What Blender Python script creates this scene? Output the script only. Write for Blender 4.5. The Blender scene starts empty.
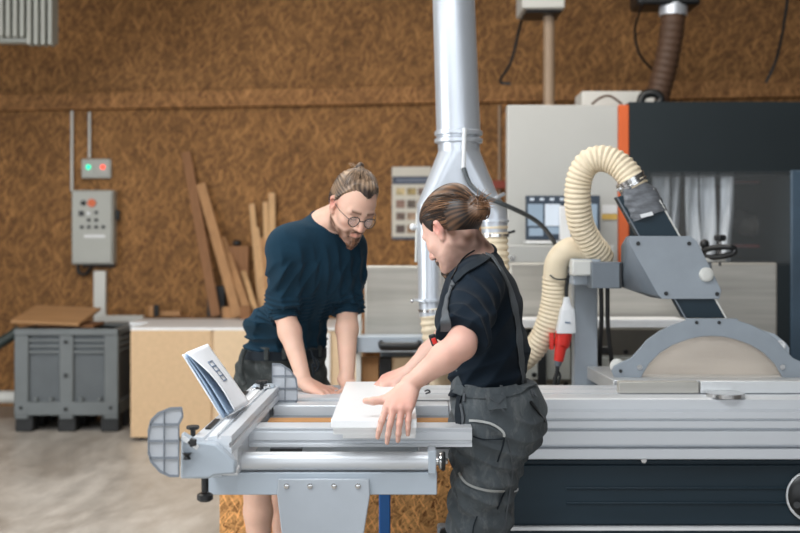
import bpy, bmesh, math, random
import numpy as np
from mathutils import Vector, Matrix, Euler
random.seed(7)
PI = math.pi
SC = bpy.context.scene
COL = SC.collection
F, HZ, HC = 1111.0, 245.0, 1.45          # focal length in pixels, horizon row, camera height

def P(px, py, Y):
    """A point of the place seen at that pixel of an 800x533 frame, at depth Y."""
    return Vector(((px - 400.0) * Y / F, Y, HC - (py - HZ) * Y / F))

# ------------------------------------------------------------------ tags
def tag(o, label=None, cat=None, group=None, kind=None):
    if label: o['label'] = label
    if cat: o['category'] = cat
    if group: o['group'] = group
    if kind: o['kind'] = kind
    return o

def empty(name, loc, label, cat, group=None):
    o = bpy.data.objects.new(name, None)
    COL.objects.link(o)
    o.location = loc
    o.empty_display_size = .05
    return tag(o, label, cat, group)

def link(name, me, material=None, parent=None):
    o = bpy.data.objects.new(name, me)
    COL.objects.link(o)
    if material is not None:
        me.materials.append(material)
    if parent is not None:
        o.parent = parent
        root = parent
        off = Vector(parent.location)
        while root.parent is not None:
            root = root.parent
            off = off + Vector(root.location)
        # coordinates are written in world space: bring them back to the parent's frame
        o.location = -off
    return o

# ------------------------------------------------------------------ mesh builder
def orient(d, up=Vector((0, 0, 1))):
    d = Vector(d).normalized()
    if abs(d.dot(up)) > .99: up = Vector((0, 1, 0))
    u = up.cross(d).normalized()
    v = d.cross(u).normalized()
    return u, v, d

class MB:
    def __init__(s): s.v = []; s.f = []
    def add(s, vs, fs):
        n = len(s.v)
        s.v += [tuple(v) for v in vs]
        s.f += [tuple(i + n for i in f) for f in fs]
        return s
    def box(s, a, b, rz=0, rx=0, ry=0, pivot=None):
        """axis aligned box between corners a and b, turned about its centre (or pivot)"""
        a = Vector(a); b = Vector(b)
        vs = [Vector((x, y, z)) for x in (a.x, b.x) for y in (a.y, b.y) for z in (a.z, b.z)]
        if rz or rx or ry:
            c = Vector(pivot) if pivot is not None else (a + b) / 2
            R = Euler((rx, ry, rz)).to_matrix()
            vs = [c + R @ (v - c) for v in vs]
        return s.add(vs, [(0, 1, 3, 2), (4, 6, 7, 5), (0, 4, 5, 1), (2, 3, 7, 6), (0, 2, 6, 4), (1, 5, 7, 3)])
    def beam(s, p0, p1, w, h, up=Vector((0, 0, 1))):
        p0 = Vector(p0); p1 = Vector(p1)
        u, v, d = orient(p1 - p0, up)
        vs = [p + u * a * w / 2 + v * b * h / 2 for p in (p0, p1) for a, b in ((-1, -1), (1, -1), (1, 1), (-1, 1))]
        return s.add(vs, [(3, 2, 1, 0), (4, 5, 6, 7), (0, 1, 5, 4), (1, 2, 6, 5), (2, 3, 7, 6), (3, 0, 4, 7)])
    def cyl(s, p0, p1, r0, r1=None, n=24, cap=True):
        r1 = r0 if r1 is None else r1
        return s.tube([p0, p1], [r0, r1], n, cap)
    def tube(s, pts, r, n=12, cap=True, flat=1.0):
        pts = [Vector(p) for p in pts]
        m = len(pts)
        rr = r if isinstance(r, (list, tuple)) else [r] * m
        vs = []; u = None
        for i, p in enumerate(pts):
            d = (pts[min(i + 1, m - 1)] - pts[max(i - 1, 0)]).normalized()
            if u is None: u, v, _ = orient(d)
            else:
                u = (u - d * u.dot(d)).normalized(); v = d.cross(u)
            for k in range(n):
                a = 2 * PI * k / n
                vs.append(p + u * math.cos(a) * rr[i] + v * math.sin(a) * rr[i] * flat)
        fs = []
        for i in range(m - 1):
            for k in range(n):
                a = i * n + k; b = i * n + (k + 1) % n
                fs.append((a, b, b + n, a + n))
        if cap:
            fs.append(tuple(range(n - 1, -1, -1)))
            fs.append(tuple(range((m - 1) * n, m * n)))
        return s.add(vs, fs)
    def lathe(s, prof, o, axis=(0, 0, 1), n=32):
        """prof: list of (radius, height) along axis"""
        u, v, d = orient(axis); o = Vector(o)
        vs = []
        for r, h in prof:
            for k in range(n):
                a = 2 * PI * k / n
                vs.append(o + d * h + u * math.cos(a) * r + v * math.sin(a) * r)
        fs = []
        for i in range(len(prof) - 1):
            for k in range(n):
                a = i * n + k; b = i * n + (k + 1) % n
                fs.append((a, b, b + n, a + n))
        fs.append(tuple(range(n - 1, -1, -1)))
        fs.append(tuple(range((len(prof) - 1) * n, len(prof) * n)))
        return s.add(vs, fs)
    def prism(s, outline, vec):
        """outline: 3-D points of one planar polygon; pushed along vec"""
        n = len(outline); vec = Vector(vec)
        a = [Vector(p) for p in outline]; b = [p + vec for p in a]
        fs = [tuple(range(n)), tuple(range(2 * n - 1, n - 1, -1))]
        for i in range(n):
            j = (i + 1) % n
            fs.append((i, i + n, j + n, j))
        return s.add(a + b, fs)
    def grid(s, fn, nu, nv, closed_u=False):
        vs = [fn(i / (nu - 1 if not closed_u else nu), j / (nv - 1)) for j in range(nv) for i in range(nu)]
        fs = []
        for j in range(nv - 1):
            for i in range(nu if closed_u else nu - 1):
                k = (i + 1) % nu
                fs.append((j * nu + i, j * nu + k, (j + 1) * nu + k, (j + 1) * nu + i))
        return s.add(vs, fs)
    def ball(s, c, r, n=16, sc=(1, 1, 1)):
        c = Vector(c)
        vs = []; fs = []
        m = n // 2
        for j in range(1, m):
            t = PI * j / m
            for k in range(n):
                a = 2 * PI * k / n
                vs.append(c + Vector((r * sc[0] * math.sin(t) * math.cos(a), r * sc[1] * math.sin(t) * math.sin(a), r * sc[2] * math.cos(t))))
        for j in range(m - 2):
            for k in range(n):
                a = j * n + k; b = j * n + (k + 1) % n
                fs.append((a, a + n, b + n, b))
        top = len(vs); vs += [c + Vector((0, 0, r * sc[2])), c - Vector((0, 0, r * sc[2]))]
        for k in range(n):
            fs.append((top, k, (k + 1) % n))
            b = (m - 2) * n
            fs.append((top + 1, b + (k + 1) % n, b + k))
        return s.add(vs, fs)
    def build(s, name, material, parent=None, bevel=0, smooth=True, seg=2, angle=35, origin=None):
        me = bpy.data.meshes.new(name)
        vs = s.v
        if origin is not None:
            org = Vector(origin); vs = [tuple(Vector(v) - org) for v in vs]
        me.from_pydata(vs, [], s.f)
        bm = bmesh.new(); bm.from_mesh(me)
        bmesh.ops.recalc_face_normals(bm, faces=bm.faces)
        bm.to_mesh(me); bm.free()
        o = link(name, me, material, parent)
        if origin is not None:
            o.location = Vector(o.location) + Vector(origin)
        if bevel:
            b = o.modifiers.new('edge', 'BEVEL'); b.width = bevel; b.segments = seg
            b.limit_method = 'ANGLE'; b.angle_limit = math.radians(30)
        if smooth:
            me.shade_smooth()
            me.set_sharp_from_angle(angle=math.radians(angle))
        return o

def smooth_path(pts, n=8):
    """Catmull-Rom through the points"""
    p = [Vector(q) for q in pts]
    p = [p[0] * 2 - p[1]] + p + [p[-1] * 2 - p[-2]]
    out = []
    for i in range(1, len(p) - 2):
        for k in range(n):
            t = k / n
            out.append(.5 * ((2 * p[i]) + (p[i + 1] - p[i - 1]) * t + (2 * p[i - 1] - 5 * p[i] + 4 * p[i + 1] - p[i + 2]) * t * t + (3 * p[i] - p[i - 1] - 3 * p[i + 1] + p[i + 2]) * t ** 3))
    out.append(p[-2])
    return out

def resample(pts, step):
    out = [pts[0]]; acc = 0
    for a, b in zip(pts[:-1], pts[1:]):
        L = (b - a).length
        if L < 1e-9: continue
        t = step - acc
        while t <= L:
            out.append(a + (b - a) * (t / L)); t += step
        acc = L - (t - step)
    return out

def ribbed_hose(pts, r, pitch, amp, n=28):
    path = resample(smooth_path(pts, 16), pitch / 6)
    rr = [r + amp * (0.5 + .5 * math.sin(2 * PI * i / 6)) ** .8 - amp * .5 for i in range(len(path))]
    return MB().tube(path, rr, n)

# ------------------------------------------------------------------ materials
def srgb(r, g, b):
    f = lambda c: (c / 255 / 12.92) if c / 255 <= .04045 else ((c / 255 + .055) / 1.055) ** 2.4
    return (f(r), f(g), f(b), 1)

class NT:
    def __init__(s, name):
        s.m = bpy.data.materials.new(name); s.m.use_nodes = True
        s.t = s.m.node_tree; s.t.nodes.clear()
        s.out = s.t.nodes.new('ShaderNodeOutputMaterial')
        s.b = s.t.nodes.new('ShaderNodeBsdfPrincipled')
        s.t.links.new(s.b.outputs[0], s.out.inputs[0])
    def n(s, typ, **kw):
        nd = s.t.nodes.new(typ)
        for k, v in kw.items():
            if k in nd.inputs: nd.inputs[k].default_value = v
            else: setattr(nd, k, v)
        return nd
    def l(s, a, b): s.t.links.new(a, b)
    def set(s, k, v):
        if hasattr(v, 'links'): s.l(v, s.b.inputs[k])
        else: s.b.inputs[k].default_value = v
    def coord(s, scale=(1, 1, 1), rot=(0, 0, 0)):
        tc = s.n('ShaderNodeTexCoord'); mp = s.n('ShaderNodeMapping')
        mp.inputs['Scale'].default_value = scale; mp.inputs['Rotation'].default_value = rot
        s.l(tc.outputs['Object'], mp.inputs[0])
        return mp.outputs[0]
    def noise(s, vec, scale, detail=4, rough=.55, dist=0):
        nd = s.n('ShaderNodeTexNoise'); nd.inputs['Scale'].default_value = scale
        nd.inputs['Detail'].default_value = detail; nd.inputs['Roughness'].default_value = rough
        nd.inputs['Distortion'].default_value = dist
        s.l(vec, nd.inputs['Vector']); return nd.outputs[0]
    def ramp(s, fac, stops):
        r = s.n('ShaderNodeValToRGB'); e = r.color_ramp.elements
        while len(e) < len(stops): e.new(.5)
        for k, (p, c) in enumerate(stops):
            e[k].position = p; e[k].color = c if len(c) == 4 else (*c, 1)
        s.l(fac, r.inputs[0]); return r.outputs[0]
    def mix(s, fac, a, b, blend='MIX'):
        m = s.n('ShaderNodeMix', data_type='RGBA', blend_type=blend)
        for i, v in ((0, fac), (6, a), (7, b)):
            if hasattr(v, 'links'): s.l(v, m.inputs[i])
            else: m.inputs[i].default_value = v
        return m.outputs[2]
    def math(s, op, a, b=0):
        m = s.n('ShaderNodeMath', operation=op)
        for i, v in ((0, a), (1, b)):
            if hasattr(v, 'links'): s.l(v, m.inputs[i])
            else: m.inputs[i].default_value = v
        return m.outputs[0]
    def bump(s, h, dist=.002, strength=.5):
        b = s.n('ShaderNodeBump'); b.inputs['Distance'].default_value = dist; b.inputs['Strength'].default_value = strength
        s.l(h, b.inputs['Height']); s.l(b.outputs[0], s.b.inputs['Normal'])

def scale_col(c, k): return (c[0] * k, c[1] * k, c[2] * k, 1)

def mat(name, col, rough=.5, metal=0, var=.12, scale=6, stretch=(1, 1, 1), bump=0, spec=.5, bscale=None):
    t = NT(name)
    v = t.coord(stretch)
    n1 = t.noise(v, scale, 5)
    t.set('Base Color', t.ramp(n1, [(.3, scale_col(col, 1 - var)), (.7, scale_col(col, 1 + var))]))
    t.set('Roughness', rough); t.set('Metallic', metal); t.set('Specular IOR Level', spec)
    if bump: t.bump(t.noise(v, bscale or scale * 8, 4), bump, .6)
    return t.m

def osb(name, light, dark, flake=1.0, seam=False):
    t = NT(name)
    cols = None; hts = None
    tc = t.n('ShaderNodeTexCoord')
    for k, (rot, sc, st) in enumerate([(.1, 9, .22), (.6, 11, .26), (-.45, 10, .24), (1.2, 12, .3), (-.9, 14, .3)]):
        mp = t.n('ShaderNodeMapping'); mp.inputs['Rotation'].default_value = (0, rot, 0)
        mp.inputs['Location'].default_value = (k * 3.7, 0, k * 1.3)
        t.l(tc.outputs['Object'], mp.inputs[0])
        m2 = t.n('ShaderNodeMapping'); m2.inputs['Scale'].default_value = (1, .2, st)
        t.l(mp.outputs[0], m2.inputs[0])
        vo = t.n('ShaderNodeTexVoronoi'); vo.inputs['Scale'].default_value = sc * 3.2 * flake
        t.l(m2.outputs[0], vo.inputs['Vector'])
        sep = t.n('ShaderNodeSeparateColor'); t.l(vo.outputs['Color'], sep.inputs[0])
        c = t.ramp(sep.outputs[0], [(0, dark), (.35, scale_col(light, .74)), (.7, light), (1, scale_col(light, 1.2))])
        if cols is None: cols, hts = c, sep.outputs[0]
        else:
            msk = t.math('GREATER_THAN', sep.outputs[1], .55)
            cols = t.mix(msk, cols, c)
            hts = t.math('ADD', hts, t.math('MULTIPLY', msk, sep.outputs[2]))
    for k, rot in enumerate((.12, -.3, .5, -.75)):
        mp = t.n('ShaderNodeMapping'); mp.inputs['Rotation'].default_value = (0, rot, 0); mp.inputs['Location'].default_value = (k * 2.3 + 9, 0, k * .7)
        t.l(tc.outputs['Object'], mp.inputs[0])
        m2 = t.n('ShaderNodeMapping'); m2.inputs['Scale'].default_value = (1.25, .2, .17); t.l(mp.outputs[0], m2.inputs[0])
        vo = t.n('ShaderNodeTexVoronoi'); vo.inputs['Scale'].default_value = 52 * flake; t.l(m2.outputs[0], vo.inputs['Vector'])
        sep = t.n('ShaderNodeSeparateColor'); t.l(vo.outputs['Color'], sep.inputs[0])
        msk = t.math('GREATER_THAN', sep.outputs[0], .89)
        cols = t.mix(t.math('MULTIPLY', msk, .58), cols, t.ramp(sep.outputs[1], [(.2, scale_col(light, .6)), (.45, scale_col(light, 1.5)), (1, scale_col(light, 2.0))]))
    big = t.noise(t.coord(), 1.3, 3)
    cols = t.mix(1.0, cols, t.ramp(big, [(.3, (.82, .8, .78)), (.7, (1.1, 1.1, 1.1))]), 'MULTIPLY')
    t.set('Base Color', cols); t.set('Roughness', .72); t.set('Specular IOR Level', .25)
    t.bump(hts, .001, .2)
    return t.m

def wood(name, col, axis='z', var=.25):
    t = NT(name)
    st = {'x': (.08, 1, 1), 'y': (1, .08, 1), 'z': (1, 1, .08)}[axis]
    v = t.coord(st)
    a = t.noise(v, 28, 6, .6, .6)
    t.set('Base Color', t.ramp(a, [(.25, scale_col(col, 1 - var)), (.55, col), (.8, scale_col(col, 1 + var * .6))]))
    t.set('Roughness', .62); t.set('Specular IOR Level', .3); t.bump(a, .001, .3)
    return t.m

M = {}
M['osb_wall'] = osb('osb_wall', srgb(140, 101, 61), srgb(104, 72, 44), 1.3)
M['osb_trim'] = osb('osb_trim', srgb(150, 108, 67), srgb(114, 79, 49), 1.3)
M['osb_box'] = osb('osb_box', srgb(200, 148, 92), srgb(108, 66, 34), 2.4)
M['alu'] = mat('aluminium', srgb(206, 210, 215), .42, .3, .05, 3, (.05, 3, 3))
M['alu_rail'] = mat('rail_aluminium', srgb(214, 218, 223), .38, .25, .04, 3, (.05, 3, 3))
M['duct'] = mat('galvanised_duct', srgb(204, 210, 218), .34, .5, .05, 2)
M['cast'] = mat('machined_plate', srgb(172, 169, 162), .42, .15, .2, 3, (.35, 1, 6))
M['cast_white'] = mat('machined_table', srgb(205, 207, 208), .35, .4, .08, 3, (.4, 1, 4))
M['saw_grey'] = mat('saw_grey_paint', srgb(140, 148, 156), .42, 0, .05, 12, bump=.0005, bscale=300)
M['saw_grey_dark'] = mat('saw_grey_dark_paint', srgb(104, 112, 120), .42, 0, .05, 12)
M['beam_grey'] = mat('light_grey_paint', srgb(170, 180, 190), .4, 0, .05, 8)
M['slate'] = mat('slate_paint', srgb(32, 48, 58), .42, 0, .18, 2.5, (.5, 1, 3), spec=.25)
M['cnc_dark'] = mat('dark_housing_paint', srgb(34, 42, 46), .5, 0, .1, 1.5, spec=.25)
M['cnc_white'] = mat('white_grey_paint', srgb(182, 183, 180), .45, 0, .04, 2)
M['plate_grey'] = mat('support_grey_paint', srgb(166, 173, 181), .42, 0, .04, 10)
M['orange'] = mat('orange_paint', srgb(212, 98, 44), .45, 0, .05, 2)
M['white_pl'] = mat('white_plastic', srgb(226, 228, 230), .4, 0, .03, 4)
M['trunk'] = mat('trunking_white', srgb(205, 205, 200), .5, 0, .03, 4)
M['black'] = mat('black_plastic', srgb(24, 26, 28), .4, 0, .1, 10)
M['rubber'] = mat('black_rubber', srgb(30, 32, 34), .6, 0, .15, 10)
M['hose'] = mat('cream_hose', srgb(230, 214, 186), .5, 0, .06, 8)
M['steel'] = mat('bright_steel', srgb(200, 200, 200), .22, .9, .05, 12)
M['tape'] = mat('grey_tape', srgb(110, 113, 118), .38, .25, .25, 14, (3, 3, 16), bump=.002, bscale=30)
M['panel_chip'] = mat('beige_chipboard', srgb(205, 175, 138), .6, 0, .06, 30)
M['mdf_light'] = mat('pale_panel', srgb(216, 190, 156), .6, 0, .05, 20)
M['board_white'] = mat('white_melamine', srgb(240, 242, 244), .3, 0, .015, 4)
M['board_edge'] = mat('white_edge', srgb(232, 234, 236), .4, 0, .03, 20)
M['crate'] = mat('grey_crate_plastic', srgb(106, 112, 114), .5, 0, .08, 6)
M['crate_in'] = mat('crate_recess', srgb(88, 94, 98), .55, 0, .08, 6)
M['cabinet'] = mat('cabinet_grey', srgb(172, 174, 168), .5, 0, .03, 3)
M['wood_bar'] = wood('wood_bar', srgb(184, 134, 84), 'x')
M['wood_pale'] = wood('wood_pale', srgb(205, 165, 120), 'z')
M['wood_dark'] = wood('wood_dark', srgb(142, 100, 66), 'z')
M['wood_mid'] = wood('wood_mid', srgb(178, 134, 92), 'z')
M['plank'] = wood('plank_top', srgb(180, 138, 96), 'x')
M['red'] = mat('red_plastic', srgb(214, 44, 34), .4, 0, .05, 8)
M['blue'] = mat('blue_paint', srgb(20, 92, 160), .45, 0, .06, 5)
M['paper'] = mat('paper_white', srgb(236, 240, 246), .7, 0, .015, 5)
M['paper_blue'] = mat('paper_bluish', srgb(168, 186, 206), .7, 0, .05, 5)
M['ink'] = mat('ink_grey', srgb(120, 136, 158), .7)
M['brown_duct'] = mat('brown_hose', srgb(88, 64, 48), .6, 0, .12, 6)
M['pipe_beige'] = mat('beige_pipe', srgb(156, 134, 112), .5, 0, .05, 6)
M['heater'] = mat('heater_grey', srgb(150, 152, 146), .5, 0, .05, 3)
M['stop'] = None

def concrete():
    t = NT('concrete_floor')
    v = t.coord((1, .45, 1))
    a = t.noise(v, 1.6, 8, .6, .6); b = t.noise(t.coord((1, .3, 1)), 9, 6, .7)
    c1 = t.ramp(a, [(.3, srgb(140, 131, 121)), (.5, srgb(182, 176, 168)), (.72, srgb(204, 199, 192))])
    c2 = t.ramp(b, [(.35, (.78, .77, .76)), (.6, (1.03, 1.03, 1.03))])
    t.set('Base Color', t.mix(1.0, c1, c2, 'MULTIPLY')); t.set('Roughness', t.ramp(b, [(.3, (.3, .3, .3)), (.8, (.55, .55, .55))]))
    t.bump(b, .001, .3)
    return t.m
M['floor'] = concrete()
M['plaster'] = mat('wall_plaster', srgb(112, 104, 96), .8)
M['ceiling'] = mat('ceiling_dark', srgb(52, 46, 40), .8)

def clear_plastic():
    t = NT('translucent_guard')
    t.set('Base Color', srgb(215, 205, 194)); t.set('Roughness', .18); t.set('Alpha', .25)
    return t.m
M['guard_clear'] = clear_plastic()
def gridplate():
    t = NT('grey_moulded_plastic'); t.set('Base Color', srgb(176, 180, 186)); t.set('Roughness', .45)
    return t.m
M['stop'] = gridplate()
M['stop_line'] = mat('grey_moulded_rib', srgb(120, 126, 134), .5)
def glass():
    t = NT('machine_window'); t.set('Base Color', (.6, .65, .68, 1)); t.set('Roughness', .08); t.set('Alpha', .05); t.set('Specular IOR Level', .15)
    return t.m
M['window'] = glass()
def emit(name, c, s):
    t = NT(name); t.set('Base Color', c); t.set('Emission Color', c); t.set('Emission Strength', s); return t.m
M['led_green'] = emit('green_lamp', srgb(40, 230, 180), 1.2)
M['led_red'] = emit('red_lamp', srgb(255, 90, 70), 1.2)
M['screen_dark'] = emit('screen_dark', srgb(44, 56, 70), .2)
M['screen_blue'] = emit('screen_blue', srgb(132, 150, 168), .25)
M['screen_white'] = emit('screen_pale', srgb(190, 200, 212), .3)
# ================================================================== camera
cam = bpy.data.cameras.new('camera'); camo = bpy.data.objects.new('camera', cam); COL.objects.link(camo)
camo.location = (0, 0, HC); camo.rotation_euler = (PI / 2, 0, 0)
cam.sensor_width = 36; cam.lens = F / 800 * 36
cam.shift_y = -(266.5 - HZ) / 800
cam.dof.use_dof = True; cam.dof.focus_distance = 3.5; cam.dof.aperture_fstop = 2.5
cam.clip_end = 100
SC.camera = camo
SC.view_settings.view_transform = 'Standard'; SC.view_settings.look = 'None'
SC.view_settings.gamma = 1; SC.view_settings.use_curve_mapping = False
SC.view_settings.exposure = 0.03

# ================================================================== the room
WROT = -math.atan2(.9, 6.6)                    # the back wall is not quite square to the camera
def wallp(px, py, off=0.0):
    """point on the back wall seen at that pixel, off metres in front of it"""
    m = math.tan(WROT); y0 = 9.53 - off
    k = (px - 400) / F
    Y = y0 / (1 - m * k)
    return P(px, py, Y)
def struct(name, mb, m, **kw):
    o = mb.build(name, m, **kw); o['kind'] = 'structure'; return o

struct('floor', MB().box((-7, -7, -.1), (8, 12, 0)), M['floor'])
ow = struct('wall_back', MB().box((-9, 0, 0), (9, .2, 4.3)), M['osb_wall'])
ow.location = (0, 9.53, 0); ow.rotation_euler.z = WROT
tr = struct('trim_1', MB().box((-9, -.075, 2.655), (9, 0, 2.80)), M['osb_trim'], bevel=.004)
tr.location = (0, 9.53, 0); tr.rotation_euler.z = WROT
tr = struct('trim_2', MB().box((.87, -.03, 0), (.915, 0, 2.65)), M['osb_trim'], bevel=.003)
tr.location = (0, 9.53, 0); tr.rotation_euler.z = WROT
struct('wall_left', MB().box((-6.6, -7, 0), (-6.4, 12, 4.3)), M['plaster'])
struct('wall_right', MB().box((7, -7, 0), (7.2, 12, 4.3)), M['plaster'])
# front wall behind the camera with three window openings
fw = MB()
fw.box((-6.5, -6.2, 0), (7, -6, .8)); fw.box((-6.5, -6.2, 3.4), (7, -6, 4.2))
for a, b in ((-6.5, -5.5), (-2.2, -1.4), (1.9, 2.7), (6, 7)): fw.box((a, -6.2, .8), (b, -6, 3.4))
struct('wall_front', fw, M['plaster'])
struct('ceiling', MB().box((-6.6, -7, 4.2), (7.2, 12, 4.4)), M['ceiling'])

w = bpy.data.worlds.new('daylight'); SC.world = w; w.use_nodes = True
w.node_tree.nodes['Background'].inputs[0].default_value = (.78, .88, 1, 1)
w.node_tree.nodes['Background'].inputs[1].default_value = 1.0

def area(name, loc, target, sx, sy, power, col=(1, 1, 1)):
    l = bpy.data.lights.new(name, 'AREA'); l.shape = 'RECTANGLE'; l.size = sx; l.size_y = sy
    l.energy = power; l.color = col
    o = bpy.data.objects.new(name, l); COL.objects.link(o); o.location = loc
    o.rotation_euler = (Vector(target) - Vector(loc)).to_track_quat('-Z', 'Y').to_euler()
    return o
for i, x in enumerate((-3.85, .25, 4.35)):
    area('window_daylight', (x, -5.9, 2.1), (x * .6, 4, .9), 3.2, 2.5, (90, 75, 65)[i], (.93, .97, 1))
area('skylight', (-1.4, 2.2, 4.12), (-1.2, 3.0, 0), 4.6, 2.8, 330, (.95, .98, 1))
area('gate_daylight', (-6.3, 3.2, 1.6), (0, 4.2, .2), 5.0, 2.8, 360, (.95, .98, 1))
area('added_wall_light', (-.9, 5.7, 4.12), (-.9, 6.0, 0), 6, 1.4, 150, (1, .93, .84))  # lamp without a fixture, added so the back wall dims towards the top

# ------------------------------------------------------------------ fittings on the back wall
# control cabinet
c = wallp(95, 228, .12)
cab = empty('control_cabinet', (c.x, c.y, c.z - .34), 'pale grey electrical control cabinet with push buttons hanging on the chipboard wall', 'control cabinet')
x0, x1 = c.x - .2, c.x + .165; z0, z1 = wallp(95, 264).z, wallp(95, 191).z
MB().box((x0, c.y - .02, z0), (x1, c.y + .2, z1)).build('cabinet_body', M['cabinet'], cab, bevel=.008)
MB().box((x0 + .012, c.y - .04, z0 + .012), (x1 - .012, c.y - .022, z1 - .012)).build('cabinet_door', M['cabinet'], cab, bevel=.005)
MB().box((x1, c.y + .05, z1 - .26), (x1 + .035, c.y + .13, z1 - .17)).build('main_switch', M['black'], cab, bevel=.006)
W = lambda px, py, off: wallp(px, py, off)
def button(px, py, r, m, nm='push_button'):
    p = P(px, py, c.y - .04)
    MB().cyl(p, p + Vector((0, -.018, 0)), r, n=16).build(nm, m, cab)
button(92, 203, .036, M['orange'], 'emergency_stop'); button(83.5, 203, .022, M['black'], 'key_switch'); button(83.5, 203, .012, M['white_pl'], 'key_slot')
p = P(81.5, 213.5, c.y - .04); MB().box(p - Vector((.022, .012, .022)), p + Vector((.022, 0, .022))).build('display', M['black'], cab)
for (bx, by, m) in ((89, 213.5, 'white_pl'), (96.5, 212.5, 'black'), (89, 220, 'black'), (96.5, 220, 'black'), (82, 227, 'black'), (89, 227, 'black'), (96.5, 227, 'black'), (103.5, 227, 'black')):
    button(bx, by, .015, M[m])
MB().box(P(84, 235, c.y - .043), P(105, 237.5, c.y - .039)).build('name_strip', M['white_pl'], cab)
gl = MB()
for k in range(9):
    gx = x0 + .08 + k * .033; gl.cyl((gx, c.y + .08, z0 + .002), (gx, c.y + .08, z0 - .03), .013, n=10)
gl.tube(smooth_path([(x0 + .03, c.y + .08, z0), (x0 + .035, c.y + .07, z0 - .07), (x0 + .09, c.y + .08, z0 - .09), (x0 + .14, c.y + .1, z0 - .03)]), .014, 8)
gl.build('cable_glands', M['black'], cab)
# trunking from cabinet down
a = wallp(93.5, 271, .07); b = wallp(107, 330, 0)
o = MB().box((a.x, a.y, b.z - .1), (b.x, a.y + .1, a.z)).build('cable_trunking', M['trunk'], bevel=.004)
tag(o, 'white vertical cable trunking running down the wall under the control cabinet', 'cable duct')
# indicator box with lamps
p = wallp(96, 168.5, .06)
ib = empty('indicator_box', (p.x, p.y, p.z - .09), 'small grey box with a green and a red lamp above the control cabinet', 'signal box')
MB().box((p.x - .13, p.y, p.z - .085), (p.x + .13, p.y + .08, p.z + .085)).build('box_body', M['cabinet'], ib, bevel=.008)
for dx, m, nm in ((-.065, 'led_green', 'green_lamp'), (.063, 'led_red', 'red_lamp')):
    MB().box((p.x + dx - .05, p.y - .008, p.z - .06), (p.x + dx + .05, p.y, p.z + .06)).build('lamp_plate', M['cabinet'], ib, bevel=.003)
    MB().lathe([(.02, -.005), (.022, .01), (.014, .018), (.004, .022)], (p.x + dx, p.y - .005, p.z + .012), (0, -1, 0), 16).build(nm, M[m], ib)
for px, ya, yb, lab in ((72, 111, 191, 'grey conduit pipe on the wall feeding the top of the control cabinet'), (89.5, 112, 158, 'short grey conduit pipe on the wall above the indicator box')):
    q0 = wallp(px, ya, .03); q1 = wallp(px, yb, .03)
    cd = MB().cyl((q0.x, q0.y, q1.z), q0, .013, n=12)
    cd.build('conduit_pipe', M['trunk'])
    tag(bpy.context.scene.objects[-1] if False else COL.objects[-1], lab, 'pipe')
# seam conduits by the tall cabinet
q0 = wallp(499.5, 105, .05); q1 = wallp(499.5, 260, .05)
tag(MB().cyl((q0.x, q0.y, q1.z), (q0.x, q0.y, q0.z), .012, n=10).build('conduit_pipe', M['pipe_beige']), 'thin brownish conduit on the wall beside the white cabinet of the large machine', 'pipe')
q0 = wallp(492, 184, .1); q1 = wallp(508, 184, .1)
tag(MB().box((q0.x, q0.y - .03, q0.z - .04), (q1.x + .1, q0.y + .03, q0.z + .03)).build('red_rail', mat('dull_red', srgb(140, 60, 44), .5), bevel=.004), 'short dull red rail beside the white machine cabinet', 'rail')

# poster
p0 = wallp(392, 167, .02); p1 = wallp(431, 238.5, .02)
po = empty('wall_poster', (p0.x, p0.y, p1.z), 'white poster with a dark blue band and rows of pictures on the chipboard wall', 'poster')
px_ = lambda px, py, o=.02: wallp(px, py, o)
def flat(mb, ax, ay, bx, by, off, th=.004):
    a = px_(ax, ay, off); b = px_(bx, by, off)
    mb.add([(a.x, a.y, a.z), (b.x, b.y, b.z + (a.z - b.z)), (b.x, b.y, b.z), (a.x, a.y, b.z), (a.x, a.y + th, a.z), (b.x, b.y + th, a.z), (b.x, b.y + th, b.z), (a.x, a.y + th, b.z)],
           [(0, 1, 2, 3), (7, 6, 5, 4), (0, 4, 5, 1), (1, 5, 6, 2), (2, 6, 7, 3), (3, 7, 4, 0)])
    return mb
flat(MB(), 392, 167, 431, 238, .02, .012).build('poster_sheet', mat('poster_white', srgb(205, 200, 188), .5, 0, .03), po)
flat(MB(), 392.5, 176.5, 430.5, 184, .024).build('poster_band', mat('poster_blue', srgb(48, 58, 78), .5), po)
flat(MB(), 396, 178.7, 428, 181.8, .027).build('poster_title', mat('poster_title', srgb(104, 112, 130), .5), po)
flat(MB(), 392, 237, 431, 239.5, .024).build('poster_foot_band', mat('poster_blue2', srgb(70, 78, 92), .5), po)
pc = [srgb(196, 176, 130), srgb(160, 140, 90), srgb(110, 88, 74), srgb(140, 110, 96), srgb(96, 84, 74), srgb(150, 128, 112), srgb(112, 92, 82), srgb(170, 142, 118), srgb(128, 104, 84), srgb(92, 76, 70), srgb(150, 120, 92), srgb(120, 104, 92)]
for r, (ya, yb) in enumerate(((188, 195), (200, 208), (212.5, 220), (225, 233))):
    for q, (xa, xb) in enumerate(((396, 405), (407, 416), (418, 427))):
        k = r * 3 + q
        flat(MB(), xa, ya, xb, yb, .024).build('poster_picture', mat('poster_picture_%d' % k, pc[k], .5, 0, .5, 22), po)

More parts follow.
